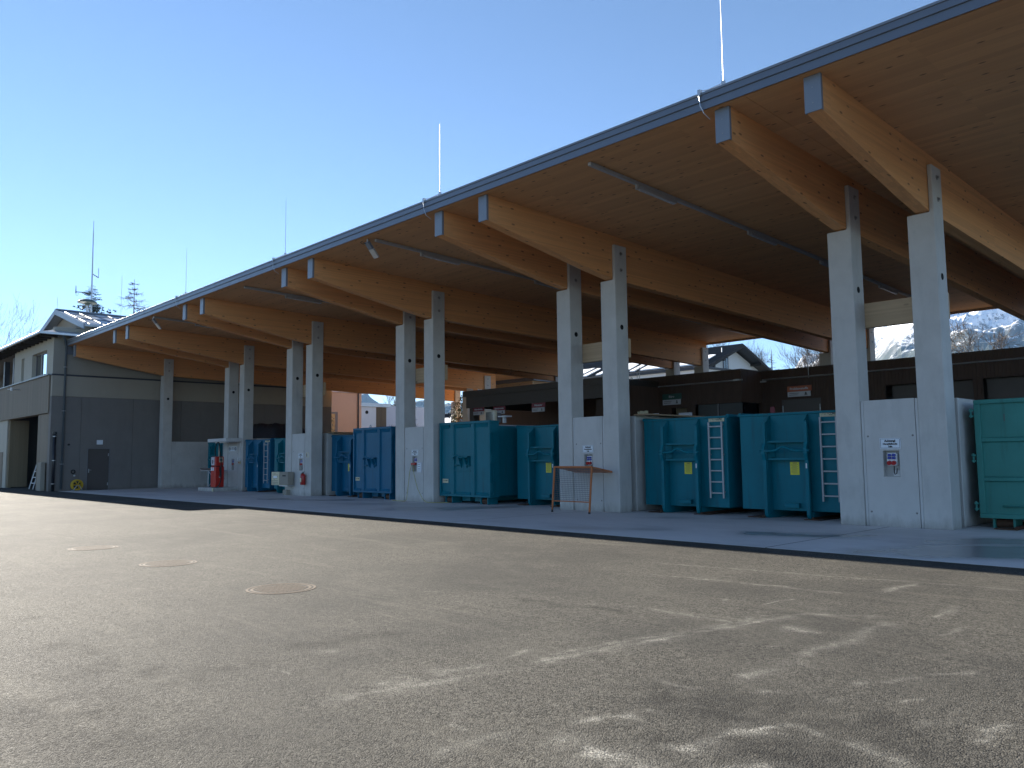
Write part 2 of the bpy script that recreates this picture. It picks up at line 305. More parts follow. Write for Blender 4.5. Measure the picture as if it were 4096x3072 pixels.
# ---------------------------------------------------------------- mesh helpers
ORG = {}
class MB:
    def __init__(s): s.v = []; s.f = []
    def add(s, vs_, fs):
        o = len(s.v); s.v += [tuple(v) for v in vs_]; s.f += [tuple(o+i for i in f) for f in fs]; return s
    def box(s, x0, x1, y0, y1, z0, z1):
        return s.add([(x0, y0, z0), (x1, y0, z0), (x1, y1, z0), (x0, y1, z0), (x0, y0, z1), (x1, y0, z1), (x1, y1, z1), (x0, y1, z1)],
                     [(0, 3, 2, 1), (4, 5, 6, 7), (0, 1, 5, 4), (1, 2, 6, 5), (2, 3, 7, 6), (3, 0, 4, 7)])
    def prism(s, poly, axis, a, b):
        # poly: 2D points; axis = extrusion axis
        def P(p, t):
            return [(t, p[0], p[1]), (p[0], t, p[1]), (p[0], p[1], t)][axis]
        k = len(poly); vs_ = [P(p, a) for p in poly]+[P(p, b) for p in poly]
        fs = [tuple(range(k)), tuple(range(2*k-1, k-1, -1))]
        fs += [(i, k+i, k+(i+1) % k, (i+1) % k) for i in range(k)]
        return s.add(vs_, fs)
    def tube(s, pts, r, sides=8, cap=True):
        pts = [Vector(p) for p in pts]; rings = []
        rr = r if isinstance(r, (list, tuple)) else [r]*len(pts)
        ref = None
        for i, p in enumerate(pts):
            d = (pts[min(i+1, len(pts)-1)]-pts[max(i-1, 0)])
            if d.length < 1e-9: d = Vector((0, 0, 1))
            d.normalize()
            if ref is None:
                ref = Vector((0, 0, 1)) if abs(d.z) < .9 else Vector((1, 0, 0))
            u = d.cross(ref)
            if u.length < 1e-6: u = d.cross(Vector((0, 1, 0)))
            u.normalize(); w = u.cross(d).normalized(); ref = w
            rings.append([p+(u*math.cos(2*math.pi*k/sides)+w*math.sin(2*math.pi*k/sides))*rr[i] for k in range(sides)])
        o = len(s.v)
        for rg in rings: s.v += [tuple(v) for v in rg]
        for i in range(len(pts)-1):
            for k in range(sides):
                a = o+i*sides+k; b = o+i*sides+(k+1) % sides
                s.f.append((a, b, b+sides, a+sides))
        if cap:
            s.f.append(tuple(o+k for k in range(sides))[::-1]); e = o+(len(pts)-1)*sides
            s.f.append(tuple(e+k for k in range(sides)))
        return s
    def cyl(s, c, axis, r, h, sides=16):
        a = Vector(c); d = [Vector((1, 0, 0)), Vector((0, 1, 0)), Vector((0, 0, 1))][axis]
        return s.tube([a, a+d*h], r, sides)
    def build(s, name, mat, parent=None, bev=0.0, smooth=False, local=False):
        me = bpy.data.meshes.new(name)
        o = Vector((0, 0, 0)) if (parent is None or local) else ORG[parent.name]
        me.from_pydata([(v[0]-o.x, v[1]-o.y, v[2]-o.z) for v in s.v], [], s.f)
        bm = bmesh.new(); bm.from_mesh(me)
        bmesh.ops.recalc_face_normals(bm, faces=bm.faces)
        if bev:
            es = [e for e in bm.edges if len(e.link_faces) == 2 and e.calc_face_angle(0) > .6]
            bmesh.ops.bevel(bm, geom=es, offset=bev, segments=1, affect='EDGES', clamp_overlap=True)
        bm.to_mesh(me); bm.free()
        if smooth:
            for p in me.polygons: p.use_smooth = True
        me.materials.append(MAT[mat] if isinstance(mat, str) else mat)
        ob = bpy.data.objects.new(name, me); C.objects.link(ob)
        if parent is not None: ob.parent = parent
        ORG[ob.name] = o.copy()
        return ob
def tag(o, label, cat, group=None, kind=None):
    if label: o['label'] = label
    if cat: o['category'] = cat
    if group: o['group'] = group
    if kind: o['kind'] = kind
    return o
def thing(name, label, cat, loc=(0, 0, 0), group=None):
    o = bpy.data.objects.new(name, None); C.objects.link(o); o.location = loc; o.empty_display_size = .2
    ORG[o.name] = Vector(loc)
    return tag(o, label, cat, group)
def struct(name, mb, mat, **k):
    o = mb.build(name, mat, **k); o['kind'] = 'structure'; return o
def copy_tree(src, parent=None):
    c = src.copy(); C.objects.link(c); c.parent = parent
    if parent is not None: c.matrix_parent_inverse = Matrix.Identity(4)
    for ch in list(src.children): copy_tree(ch, c)
    return c
def text(name, body, size, at, mat, parent, face='-y', width=None, bold=0.0, local=False, align='CENTER'):
    cu = bpy.data.curves.new(name, 'FONT'); cu.body = body; cu.size = size; cu.align_x = align; cu.align_y = 'CENTER'
    cu.offset = bold; cu.extrude = .0008; cu.resolution_u = 2
    t = bpy.data.objects.new(name, cu); C.objects.link(t)
    bpy.context.view_layer.update()
    dg = bpy.context.evaluated_depsgraph_get()
    me = bpy.data.meshes.new_from_object(t.evaluated_get(dg)); C.objects.unlink(t); bpy.data.objects.remove(t)
    w = max(v.co.x for v in me.vertices)-min(v.co.x for v in me.vertices)
    k = (width/w) if width else 1
    o = Vector((0, 0, 0)) if local else ORG[parent.name]
    for v in me.vertices:
        x, y, z = v.co.x*k, v.co.y, v.co.z
        if face == '-y': q = (x, -z, y)
        else: q = (z, x, y)
        v.co = (at[0]+q[0]-o.x, at[1]+q[1]-o.y, at[2]+q[2]-o.z)
    me.materials.clear(); me.materials.append(MAT[mat]); me.name = name
    ob = bpy.data.objects.new(name, me); C.objects.link(ob); ob.parent = parent; ORG[ob.name] = o.copy()
    return ob

# ================================================================ SETTING
def grid(x0, x1, y0, y1, z, nx=1, ny=1):
    mb = MB(); vs_ = []
    for j in range(ny+1):
        for i in range(nx+1): vs_.append((x0+(x1-x0)*i/nx, y0+(y1-y0)*j/ny, z))
    mb.add(vs_, [(j*(nx+1)+i, j*(nx+1)+i+1, (j+1)*(nx+1)+i+1, (j+1)*(nx+1)+i) for j in range(ny) for i in range(nx)])
    return mb
struct('ground', grid(-9000, 9000, -9000, 9000, -.004, 4, 4), paint('terrain', (.09, .085, .06), .95, .3, 0, .02))
GX0, GX1, GY0, GY1 = -13.0, 1.0, -17.9, -6.2
yb_ = grid(GX0, GX1, GY0, GY1, 0, 466, 390)
for q in ((-140, GX0, -70, 9), (GX1, 60, -70, 9), (GX0, GX1, -70, GY0), (GX0, GX1, GY1, 9)):
    g_ = grid(*q, 0); yb_.add(g_.v, g_.f)
yard = struct('asphalt_yard', yb_, 'asphalt')
co = np.empty(len(yard.data.vertices)*3, np.float32); yard.data.vertices.foreach_get('co', co); co = co.reshape(-1, 3).astype(np.float64)
px, py = co[:, 0], co[:, 1]
wx = px+(vnoise(px, py, 1.8, 1)-.5)*.3+(vnoise(px, py, 9, 3, 3)-.5)*.09; wy = py+(vnoise(px, py, 1.8, 2)-.5)*.3+(vnoise(px, py, 9, 4, 3)-.5)*.09
core = segmask(wx, wy, [(CH[2*i], CH[2*i+1], CHW[i]*1.25, CHW[i]*1.7, CHA[i]) for i in range(len(CHW))])
halo = segmask(wx, wy, [(CH[2*i], CH[2*i+1], CHW[i]*2.6+.05, CHW[i]*3+.08, CHA[i]*.3) for i in range(len(CHW))])
chalk = core*sstep(.2, .72, vnoise(px, py, 3.2, 7, 5))*(.25+.75*sstep(.3, .72, vnoise(px, py, 15, 8, 3)))*1.25+halo*sstep(.3, .7, vnoise(px, py, 5, 9, 4))*1.3
rnd_ = np.random.RandomState(4); ex_ = []
for k in range(60):        # stray scuffs
    x_, y_ = rnd_.uniform(-9, -.8), rnd_.uniform(-15.5, -6.6); a_ = rnd_.normal(.5, .7); l_ = rnd_.uniform(.05, .5); w_ = rnd_.uniform(.008, .03)
    ex_.append(((x_, y_), (x_+math.cos(a_)*l_, y_+math.sin(a_)*l_), w_, w_*1.2, rnd_.uniform(.2, .7)))
chalk = np.maximum(chalk, segmask(wx, wy, ex_)*sstep(.4, .65, vnoise(px, py, 6, 11, 4)))
dark_ = segmask(wx+(vnoise(px, py, .9, 21)-.5)*.5, wy+(vnoise(px, py, .9, 22)-.5)*.5, [(DK[2*i], DK[2*i+1], DKW[i]*2.0, DKW[i]*2.2, .55) for i in range(len(DKW))])*sstep(.26, .52, vnoise(px, py, 4, 23, 4))
setattr_(yard.data, 'chalk', np.clip(chalk, 0, 1)); setattr_(yard.data, 'dark', np.clip(dark_, 0, 1))
# concrete pavement under the hall, cast in fields with open joints between them
slab = bpy.data.objects.new('pavement', None); C.objects.link(slab); slab['kind'] = 'structure'; ORG['pavement'] = Vector((0, 0, 0))
jx = [-50.58, -42.0, -33.2, -24.6, -15.9, -7.2, 1.5, 10.0]
for i in range(7):
    fb = grid(jx[i]+.012, jx[i+1]-.012, -5.28, 1.2, .006, 150, 110); fo_ = fb.build('concrete_field', 'slab', slab)
    co = np.empty(len(fo_.data.vertices)*3, np.float32); fo_.data.vertices.foreach_get('co', co); co = co.reshape(-1, 3).astype(np.float64); qx, qy = co[:, 0], co[:, 1]
    ax = qx+(vnoise(qx, qy, .8, 31)-.5)*1.3; ay = qy+(vnoise(qx, qy, .8, 32)-.5)*1.0
    wet_ = segmask(ax, ay, [(a, b_, r_*1.0, .36, am*.8) for a, b_, r_, am in PUD]); damp_ = segmask(ax, ay, [(a, b_, r_*1.5, .7, am*.5) for a, b_, r_, am in PUD])
    damp_ = np.maximum(np.maximum(wet_, damp_), .6*sstep(.2, 1.2, qy)*sstep(.3, .6, vnoise(qx, qy, 1.5, 33)))
    setattr_(fo_.data, 'wet', wet_); setattr_(fo_.data, 'damp', damp_)
    MB().box(jx[i]+.012, jx[i+1]-.012, -5.28, -5.27, -.2, .005).build('field_edge', 'slab', slab)
    MB().box(jx[i]+.012, jx[i+1]-.012, 1.22, 9.0, -.2, .006).build('concrete_field', 'slab', slab)
# raised unloading platform behind the containers
pm = concrete('platform_concrete', (.3, .29, .28))
struct('platform', MB().box(-140, 40, 8.2, 40, -.5, 1.7), pm, bev=.02)

# ================================================================ MOUNTAINS
def mountains():
    prof = [(-100, 3.0), (-80, 3.2), (-66, 3.6), (-60, 4.4), (-57, 4.9), (-55.6, 4.0), (-54.4, 4.8), (-52, 5.2), (-48, 4.6), (-42, 4.8), (-36, 5.0), (-31, 5.0), (-28, 5.8), (-26.5, 6.8), (-24.5, 8.0), (-22, 10.2), (-19, 12.5), (-15, 13.2), (-11, 12.4), (-5, 12.8), (4, 10.5), (14, 8)]
    def crest(a):
        for (a0, e0), (a1, e1) in zip(prof, prof[1:]):
            if a0 <= a <= a1: return e0+(e1-e0)*(a-a0)/(a1-a0)
        return 3
    NA, NR = 420, 90; vs_ = []; fs = []
    r0, r1 = 1500.0, 5200.0
    for i in range(NA+1):
        a = -100+114*i/NA
        for j in range(NR+1):
            t = j/NR; r = r0+(r1-r0)*t
            x = math.sin(R(a))*r; y = math.cos(R(a))*r
            top = math.tan(R(crest(a)))*r1*.86
            p = Vector((x/900, y/900, 3.1))
            ridged = 0; amp = 1; fr = 1.0
            for k in range(6):
                ridged += amp*(1-abs(mnoise.noise(p*fr)*1.9)); fr *= 2.05; amp *= .5
            ridged = ridged/1.97
            base = min(1, t/.86)**1.5
            h = top*base*(.50+.62*ridged*(.5+.5*t)) if t < .9 else top*base*(.50+.62*ridged*.95)*(1-(t-.9)*3.5)
            h += mnoise.noise(p*9)*26*base
            vs_.append((x, y, h-12+8*t))
    for i in range(NA):
        for j in range(NR):
            a = i*(NR+1)+j; fs.append((a, a+1, a+NR+2, a+NR+1))
    m, n, b = newmat('alpine_rock')
    g = n.nodes.new('ShaderNodeNewGeometry'); sx = n.nodes.new('ShaderNodeSeparateXYZ'); n.links.new(g.outputs['Normal'], sx.inputs[0])
    sp = n.nodes.new('ShaderNodeSeparateXYZ'); n.links.new(g.outputs['Position'], sp.inputs[0])
    p = pos(n, (.01, .01, .01))
    nz = noise(n, p, 1.5, 9, .78); nz2 = noise(n, pos(n, (.01, .01, .004)), 6.0, 8, .78)
    forest = mixc(n, nz2, (.02, .03, .025), (.07, .075, .06)); rock = mixc(n, nz, (.10, .10, .11), (.30, .30, .31))
    hgt = mth(n, 'ADD', mth(n, 'MULTIPLY', sp.outputs['Z'], .001), mth(n, 'MULTIPLY', nz, .34))
    c = mixc(n, ramp(n, hgt, .55, .72), forest, rock)
    nmix = mth(n, 'ADD', mth(n, 'MULTIPLY', nz2, .5), mth(n, 'MULTIPLY', nz, .5))
    norm = mth(n, 'MULTIPLY', mth(n, 'SUBTRACT', sp.outputs['Z'], 500), .0008)
    flat = mth(n, 'MULTIPLY', mth(n, 'SUBTRACT', sx.outputs['Z'], .6), .16)
    sn = ramp(n, mth(n, 'ADD', mth(n, 'ADD', nmix, norm), flat), .50, .545)
    c = mixc(n, sn, c, (.86, .88, .92))
    n.links.new(c, b.inputs['Base Color']); b.inputs['Roughness'].default_value = .9; b.inputs['Specular IOR Level'].default_value = .1
    mb = MB(); mb.add(vs_, fs)
    o = struct('mountains', mb, m)
mountains()

# ================================================================ OPEN HALL (canopy)
W_, D_ = .558, .554
FRONT = {'A1': -8.267, 'A2': -6.468, 'B1': -16.983, 'B2': -15.19, 'C1': -25.577, 'C2': -23.779, 'D1': -34.285, 'D2': -32.49, 'E1': -43.22, 'E2': -41.374, 'F': -50.034}
WF, BW = .098, .284
def ztop(y): return 8.076-.0307*y
def zbot(y): return 6.78-.029*y
hall = thing('canopy_hall', 'long open canopy hall with concrete columns, glulam beams and grey roof edge', 'canopy', (-22, 0, 0))
def column(x, y, lip, fork, hole_z, bz, base=0.0):
    mb = MB()
    prof = [(x, base), (x+W_, base), (x+W_, fork), (x+W_-WF, fork), (x+W_-WF, lip), (x, lip)]
    mb.prism(prof, 1, y, y+D_)
    c = mb.build('column', 'concrete', hall, bev=.014)
    h = MB(); h.cyl((x+W_-.02, y+D_*.48, hole_z), 0, .076, .0225, 18); h.build('drain_hole', 'hole', c)
    for z in bz:
        b = MB(); b.cyl((x+W_, y+D_*.52, z), 0, .055, .008, 12); b.cyl((x+W_+.008, y+D_*.52, z), 0, .028, .035, 6); b.build('bolt', 'bolt', c)
    return c
def beam(x, yend, ycol):
    x1 = x+W_-WF-.006; x0 = x1-BW
    kink = -.62+ycol
    pts = [(-4.91, 7.575)]
    a = Vector((-4.91, 7.575)); k = Vector((kink, zbot(kink)+.075 if False else 6.862-.02*ycol))
    pts += [tuple(a+(k-a)*.82)]
    e = Vector((kink+.7, zbot(kink+.7)))
    p0 = a+(k-a)*.82
    for t in (.2, .4, .6, .8):
        q = (p0*(1-t)**2+k*2*t*(1-t)+e*t*t); pts.append((q.x, q.y))
    pts += [tuple(e), (yend, zbot(yend)), (yend, ztop(yend)+.006), (-4.91, ztop(-4.91)+.006)]
    b = MB().prism(pts, 0, x0, x1).build('beam', 'glulam', hall, bev=.006)
    cp = MB().box(x0-.012, x1+.012, -4.932, -4.912, 7.562, 8.222)
    cp.box(x0-.012, x0-.002, -4.912, -4.86, 7.562, 8.222); cp.box(x1+.002, x1+.012, -4.912, -4.86, 7.562, 8.222)
    cap = cp.build('end_cap', 'cap', b, bev=.003)
    for z in (7.72, 8.0): MB().cyl(((x0+x1)/2, -4.938, z), 1, .012, .006, 8).build('rivet', 'bolt', b)
    return b
for k, x in FRONT.items():
    yo = 1.0 if k[0] == 'E' else 0.0
    column(x, yo, zbot(yo+.2)-.02, 7.79-.03*yo, 5.36, (7.06, 7.55))
    yr = {'E': 18.2, 'F': 22.75}.get(k[0], 17.7)
    column(x, yr, zbot(yr+.2)-.02, ztop(yr)-.33, 5.4, (zbot(yr)+.28, zbot(yr)+.72))
    beam(x, {'E': 19.3, 'F': 23.35}.get(k[0], 18.27), yo)
# ties on the back of each column pair
for p in 'ABCD':
    MB().box(FRONT[p+'1']+.05, FRONT[p+'2']+W_-.03, D_+.004, D_+.16, 4.5, 5.07).build('tie_beam', 'glulam_x', hall, bev=.006)
# soffit of cross laminated panels
ypan = [-5.06, -2.75, -.4, 1.95, 4.3, 6.65, 9.0, 11.35, 13.7, 16.05, 18.42]
xpan = [-50.45, -42.2, -33.4, -24.7, -16.1, -7.4, -1.6]  # unseen right end cut short to let more sky light under the roof
for i in range(6):
    for j in range(10):
        a, b_ = xpan[i]+.004, xpan[i+1]-.004; y0, y1 = ypan[j]+.004, ypan[j+1]-.004
        mb = MB(); vs_ = [(x, y, ztop(y)+dz) for dz in (0, .16) for (x, y) in ((a, y0), (b_, y0), (b_, y1), (a, y1))]
        mb.add(vs_, [(0, 3, 2, 1), (4, 5, 6, 7), (0, 1, 5, 4), (1, 2, 6, 5), (2, 3, 7, 6), (3, 0, 4, 7)])
        mb.build('soffit_panel', 'soffit', hall)
for j in range(2):
    y0, y1 = 18.43+j*2.6, 18.42+(j+1)*2.6; mb = MB()
    vs_ = [(x, y, ztop(y)+dz) for dz in (0, .16) for (x, y) in ((-50.45, y0), (-39.6, y0), (-39.6, y1), (-50.45, y1))]
    mb.add(vs_, [(0, 3, 2, 1), (4, 5, 6, 7), (0, 1, 5, 4), (1, 2, 6, 5), (2, 3, 7, 6), (3, 0, 4, 7)]).build('soffit_panel', 'soffit', hall)
# roof covering
rs = MB(); zc = lambda y, d: ztop(y)+d
for (xa, xb, ya, yb) in ((-50.47, -1.55, -5.09, 18.46), (-50.47, -39.55, 18.46, 23.7)):
    rs.add([(x, y, zc(y, d)) for d in (.165, .305) for (x, y) in ((xa, ya), (xb, ya), (xb, yb), (xa, yb))],
           [(0, 3, 2, 1), (4, 5, 6, 7), (0, 1, 5, 4), (1, 2, 6, 5), (2, 3, 7, 6), (3, 0, 4, 7)])
rs.build('roof_covering', 'roofmetal', hall)
# stepped sheet metal edge
def strip(prof, name, mat='fascia'):
    MB().prism(prof, 0, -50.5, -1.5).build(name, mat, hall, bev=.003)
strip([(-5.115, 8.226), (-5.095, 8.226), (-5.095, 8.40), (-5.115, 8.40)], 'lower_fascia')
strip([(-5.145, 8.385), (-5.12, 8.385), (-5.12, 8.53), (-5.145, 8.53)], 'upper_fascia')
strip([(-5.165, 8.51), (-5.15, 8.51), (-5.15, 8.54), (-5.0, 8.548), (-5.0, 8.56), (-5.165, 8.556)], 'edge_trim', 'cap')
MB().box(-50.52, -50.505, -5.15, 18.4, 7.75, 8.56).build('gable_fascia', 'fascia', hall); MB().box(-1.545, -1.53, -5.09, 18.4, 7.5, 8.55).build('gable_fascia', 'fascia', hall)
zb = ztop(18.44)
MB().box(-39.5, -1.5, 18.47, 18.5, zb-.10, zb+.32).build('rear_fascia', 'glulam_x', hall)

# ================================================================ PIER WALLS
def pier(x0, x1, y0, label, niche=None, yb=8.18, single=False):
    t = thing('pier_wall', label, 'wall', ((x0+x1)/2, y0, 0), 'concrete piers between the columns')
    xa, xb = x0+W_+.004, x1-.004
    ya, yb2 = y0+.03, y0+D_-.004
    if not single:
        mb = MB()
        if niche:
            nx0, nx1, nz0, nz1 = niche
            mb.box(xa+.075, nx0, ya, yb2, .006, 2.78); mb.box(nx1, xb-.075, ya, yb2, .006, 2.78)
            mb.box(nx0, nx1, ya, yb2, .006, nz0); mb.box(nx0, nx1, ya, yb2, nz1, 2.78); mb.box(nx0, nx1, ya+.16, yb2, nz0, nz1)
        else: mb.box(xa+.075, xb-.075, ya, yb2, .006, 2.78)
        mb.build('front_panel', 'conc_panel', t)
        MB().box(xa, xa+.07, ya+.008, yb2, .006, 2.775).build('joint_strip', 'conc_strip', t, bev=.012)
        MB().box(xb-.07, xb, ya+.008, yb2, .006, 2.775).build('joint_strip', 'conc_strip', t, bev=.012)
        dots = MB()
        for z in (.32, 1.98):
            for x in (xa+.14, xb-.14): dots.cyl((x, ya-.001, z), 1, .022, .004, 12)
        dots.build('tie_hole', 'h_low', t)
    MB().box(x0+.03, x1+W_-.012, y0+D_+(.004 if single else .24), yb, .006, 2.78).build('side_wall', 'concrete', t, bev=.015)
    return t
NA_ = (-7.26, -6.91, 1.09, 1.66)
pier(FRONT['A1'], FRONT['A2'], 0, 'concrete pier between the two nearest columns at the right edge', NA_)
pier(FRONT['B1'], FRONT['B2'], 0, 'concrete pier standing behind the orange mesh frame', (-15.98, -15.65, 1.1, 1.67))
pier(FRONT['C1'], FRONT['C2'], 0, 'concrete pier with yellow cables hanging from its socket niche', (-24.54, -24.22, 1.12, 1.68))
pier(FRONT['D1'], FRONT['D2'], 0, 'concrete pier carrying the red fire extinguisher', (-33.04, -32.72, 1.12, 1.65))
pier(FRONT['E1'], FRONT['E2'], 1.0, 'concrete pier behind the red fuel pump', (-42.2, -41.9, 1.08, 1.68))
pier(FRONT['F']-.5, FRONT['F'], 0, 'low concrete wall running back behind the leftmost column', None, single=True)
# board lids on top of the pier walls
for (x0, x1, y0, y1, lab) in ((-14.66, -14.18, .75, 7.9, 'pale wooden board capping the wall above the left open container near the mesh frame'), (-31.98, -31.4, .8, 7.9, 'brown wooden board capping the wall beside the narrow teal container')):
    o = MB().box(x0, x1, y0, y1, 2.786, 2.83).build('capping_board', 'boardwood', None, bev=.005); tag(o, lab, 'board')

# ================================================================ CONTAINERS
def open_container(label, group, mat='teal', ladder=True, plate=True):
    t = thing('hooklift_container', label, 'container', (0, 0, 0), group)
    Wd, L_, z0, z1 = 1.375, 6.4, .20, 2.66
    bd = MB()
    bd.box(-Wd, Wd, 0, .03, z0, z1-.03)
    bd.box(-Wd, -Wd+.03, .03, L_, z0, z1-.03); bd.box(Wd-.03, Wd, .03, L_, z0, z1-.03)
    bd.box(-Wd+.03, Wd-.03, L_-.03, L_, z0, z1-.03); bd.box(-Wd+.03, Wd-.03, .03, L_-.03, z0, z0+.05)
    bd.build('body', mat, t, bev=.006, local=True)
    rim = MB(); rim.tube([(-Wd-.01, .01, z1-.01), (-Wd-.01, L_, z1-.01)], .055, 8); rim.tube([(Wd+.01, .01, z1-.01), (Wd+.01, L_, z1-.01)], .055, 8)
    rim.box(-Wd, Wd, -.035, .05, z1-.06, z1+.0)
    rim.build('top_rim', mat, t, bev=.008, local=True)
    ribs = MB()
    for y in [.8+.7*k for k in range(8)]:
        for s in (-1, 1): ribs.box(min(s*Wd, s*(Wd+.07)), max(s*Wd, s*(Wd+.07)), y, y+.1, z0, z1-.1)
    ribs.build('side_ribs', mat, t, local=True)
    for s in (-1, 1):
        x = s*.56
        sk = MB()
        # front flange, bulging at the hook bar, curved at the foot into the runner
        flange = [(-.27, 2.42), (-.27, 1.9), (-.33, 1.76), (-.33, 1.62), (-.27, 1.46), (-.27, .14), (-.24, .05), (-.17, .0), (-.08, .0), (-.16, .05), (-.2, .14), (-.2, 1.44), (-.26, 1.6), (-.26, 1.78), (-.2, 1.92), (-.2, 2.42)]
        sk.prism(flange, 0, x-.045, x+.045)
        sk.prism([(-.21, 2.42), (-.004, 2.62), (-.004, .0), (-.1, .0), (-.21, .1)], 0, x-s*.045-.008, x-s*.045+.008)
        sk.box(x-.05, x+.05, -.1, L_, .0, .19)
        sk.build('skid_rail', mat, t, bev=.004, local=True)
    pk = MB()
    pk.box(-.5, .5, -.2, -.002, 1.90, 1.95); pk.box(-.5, .5, -.2, -.002, 1.46, 1.51)
    pk.add([(-.5, -.19, 1.9), (.5, -.19, 1.9), (.38, -.02, 1.88), (-.38, -.02, 1.88), (-.5, -.19, 1.51), (.5, -.19, 1.51), (.38, -.02, 1.53), (-.38, -.02, 1.53)], [(0, 3, 7, 4), (1, 5, 6, 2)])
    pk.build('hook_pocket', mat, t, local=True)
    bar = [(-.66, -.3, 1.69), (-.3, -.3, 1.69), (-.2, -.3, 1.71), (-.1, -.3, 1.775), (-.02, -.3, 1.79), (.08, -.3, 1.77), (.2, -.3, 1.71), (.3, -.3, 1.69), (.66, -.3, 1.69)]
    MB().tube(bar, .032, 10).build('hook_bar', mat, t, smooth=True, local=True)
    MB().box(-.14, .24, -.11, -.002, .27, .39).build('step', mat, t, bev=.008, local=True)
    st = MB().box(.0, .24, -.008, -.002, 1.09, 1.41).build('yellow_sticker', 'yellow', t, local=True)
    ln = MB()
    for k in range(9): ln.box(.03+.02*(k % 3 == 0), .21-.03*(k % 2), -.0105, -.0085, 1.13+.027*k, 1.138+.027*k)
    ln.box(.07, .18, -.0105, -.0085, 1.375, 1.392)
    ln.build('print_lines', 'fadeink', st, local=True)
    MB().box(.545, .575, -.279, -.272, 1.26, 1.38).build('white_tag', 'white', t, local=True)
    if ladder:
        ld = MB(); xl, xr = .86, 1.26
        for x in (xl, xr): ld.box(x-.022, x+.022, -.09, -.055, .45, 2.50)
        for k in range(7): ld.box(xl, xr, -.085, -.06, .57+k*.298, .605+k*.298)
        for x in (xl, xr):
            for z in (.6, 1.6, 2.4): ld.box(x-.012, x+.012, -.06, -.0, z, z+.04)
        ld.build('ladder', 'ladder', t, bev=.003, local=True)
    if plate:
        pl = MB().box(.83, 1.31, -.012, -.003, 2.51, 2.625).build('name_plate', 'cream', t, local=True)
        text('lettering', 'ENER', .085, (.955, -.0135, 2.575), 'fadeink', pl, width=.2, local=True)
        text('lettering', 'CONT', .085, (1.155, -.0135, 2.575), 'ink', pl, width=.2, bold=.004, local=True)
        MB().box(.86, 1.28, -.0145, -.0125, 2.522, 2.53).build('print_line', 'fadeink', pl, local=True)
    return t
def box_container(label, group, mat='teal'):
    t = thing('press_container', label, 'container', (0, 0, 0), group)
    Wd, L_, z0, z1 = 1.375, 6.2, .25, 2.88
    MB().box(-Wd+.02, Wd-.02, .1, .46, z0, z1-.004).build('front_section', mat, t, bev=.01, local=True)
    MB().box(-Wd+.12, Wd-.12, .461, L_, z0+.04, 2.70).build('body', mat, t, bev=.01, local=True)
    MB().box(-Wd+.1, Wd-.1, .462, L_+.02, 2.702, 2.74).build('roof_sheet', 'ladder', t, bev=.006, local=True)
    fr = MB()
    fr.box(-Wd, Wd, 0, .098, z1-.09, z1); fr.box(-Wd, Wd, 0, .098, z0, z0+.08)
    fr.box(-Wd, -Wd+.09, 0, .098, z0+.08, z1-.09); fr.box(Wd-.09, Wd, 0, .098, z0+.08, z1-.09)
    fr.build('door_frame', mat, t, bev=.01, local=True)
    for x in (-.76, .36):
        MB().prism([(x-.02, .096), (x+.02, .0), (x+.2, .0), (x+.24, .096)], 2, z0+.08, z1-.09).build('upright', mat, t, bev=.006, local=True)
    MB().box(-Wd+.09, Wd-.09, .06, .0985, z0+.08, z1-.09).build('door_plate', mat, t, local=True)
    for (x0, x1) in ((-1.26, -.8), (-.5, .32), (.62, 1.26)):
        MB().prism([(.06, z1-.10), (.0, z1-.10), (.055, z1-.22)], 0, x0, x1).build('top_lip', mat, t, local=True)
        for z in (2.42, 1.84, .62): MB().box(x0+.04, x1-.02, .052, .061, z, z+.014).build('weld_bead', mat, t, local=True)
        MB().prism([(.06, z0+.08), (-.01, z0+.08), (.055, z0+.17)], 0, x0, x1).build('bottom_lip', mat, t, local=True)
    hk = MB()
    hk.tube([(-.52, -.04, 1.6), (-.45, -.1, 1.63), (-.3, -.12, 1.7), (-.2, -.12, 1.69), (-.05, -.1, 1.62), (.1, -.1, 1.62)], .028, 8)
    hk.build('hook_bar', mat, t, smooth=True, local=True)
    gu = MB()
    gu.prism([(-.12, 1.62), (.06, 1.62), (.06, 1.22)], 0, -.2, -.18); gu.prism([(-.12, 1.62), (.06, 1.62), (.06, 1.22)], 0, .1, .12)
    gu.prism([(-.1, 1.66), (.06, 1.66), (.06, 1.3)], 0, .26, .28); gu.box(.1, .28, -.1, .06, 1.62, 1.66); gu.box(-.54, .34, .02, .06, 1.14, 1.17); gu.box(-.54, -.32, -.06, .06, 1.34, 1.37); gu.box(.14, .34, -.06, .06, 1.34, 1.37)
    gu.build('hook_brackets', mat, t, local=True)
    for z in (2.44, 1.42, .42):
        h = MB(); h.box(Wd+.001, Wd+.03, .02, .36, z, z+.34); h.box(Wd+.03, Wd+.05, .04, .08, z+.02, z+.32); h.build('hinge', mat, t, bev=.004, local=True)
        for dz in (0, .1, .22): MB().box(Wd-.03, Wd+.04, -.03, -.001, z+dz+.02, z+dz+.06).build('hinge_pin', mat, t, local=True)
    MB().box(Wd+.001, Wd+.022, .13, .17, z0+.1, z1-.1).build('lock_rod', mat, t, local=True)
    for x in (-.95, .95):
        for q in (-.18, .18): MB().box(x+q-.02, x+q+.02, .1, .55, .0, .25).build('roller_bracket', mat, t, local=True)
        MB().cyl((x-.158, .25, .115), 0, .115, .316, 16).build('roller', 'rust', t, local=True)
        MB().box(x-.6*abs(x)/x-.22, x-.6*abs(x)/x+.22, .4, L_, .08, .25).build('runner', mat, t, local=True)
    MB().tube([(-.42, .2, z1-.03), (-.43, .2, z1+.07), (-.38, .2, z1+.11), (-.33, .2, z1+.07), (-.34, .2, z1-.03)], .016, 6).build('lifting_eye', 'galv', t, smooth=True, local=True)
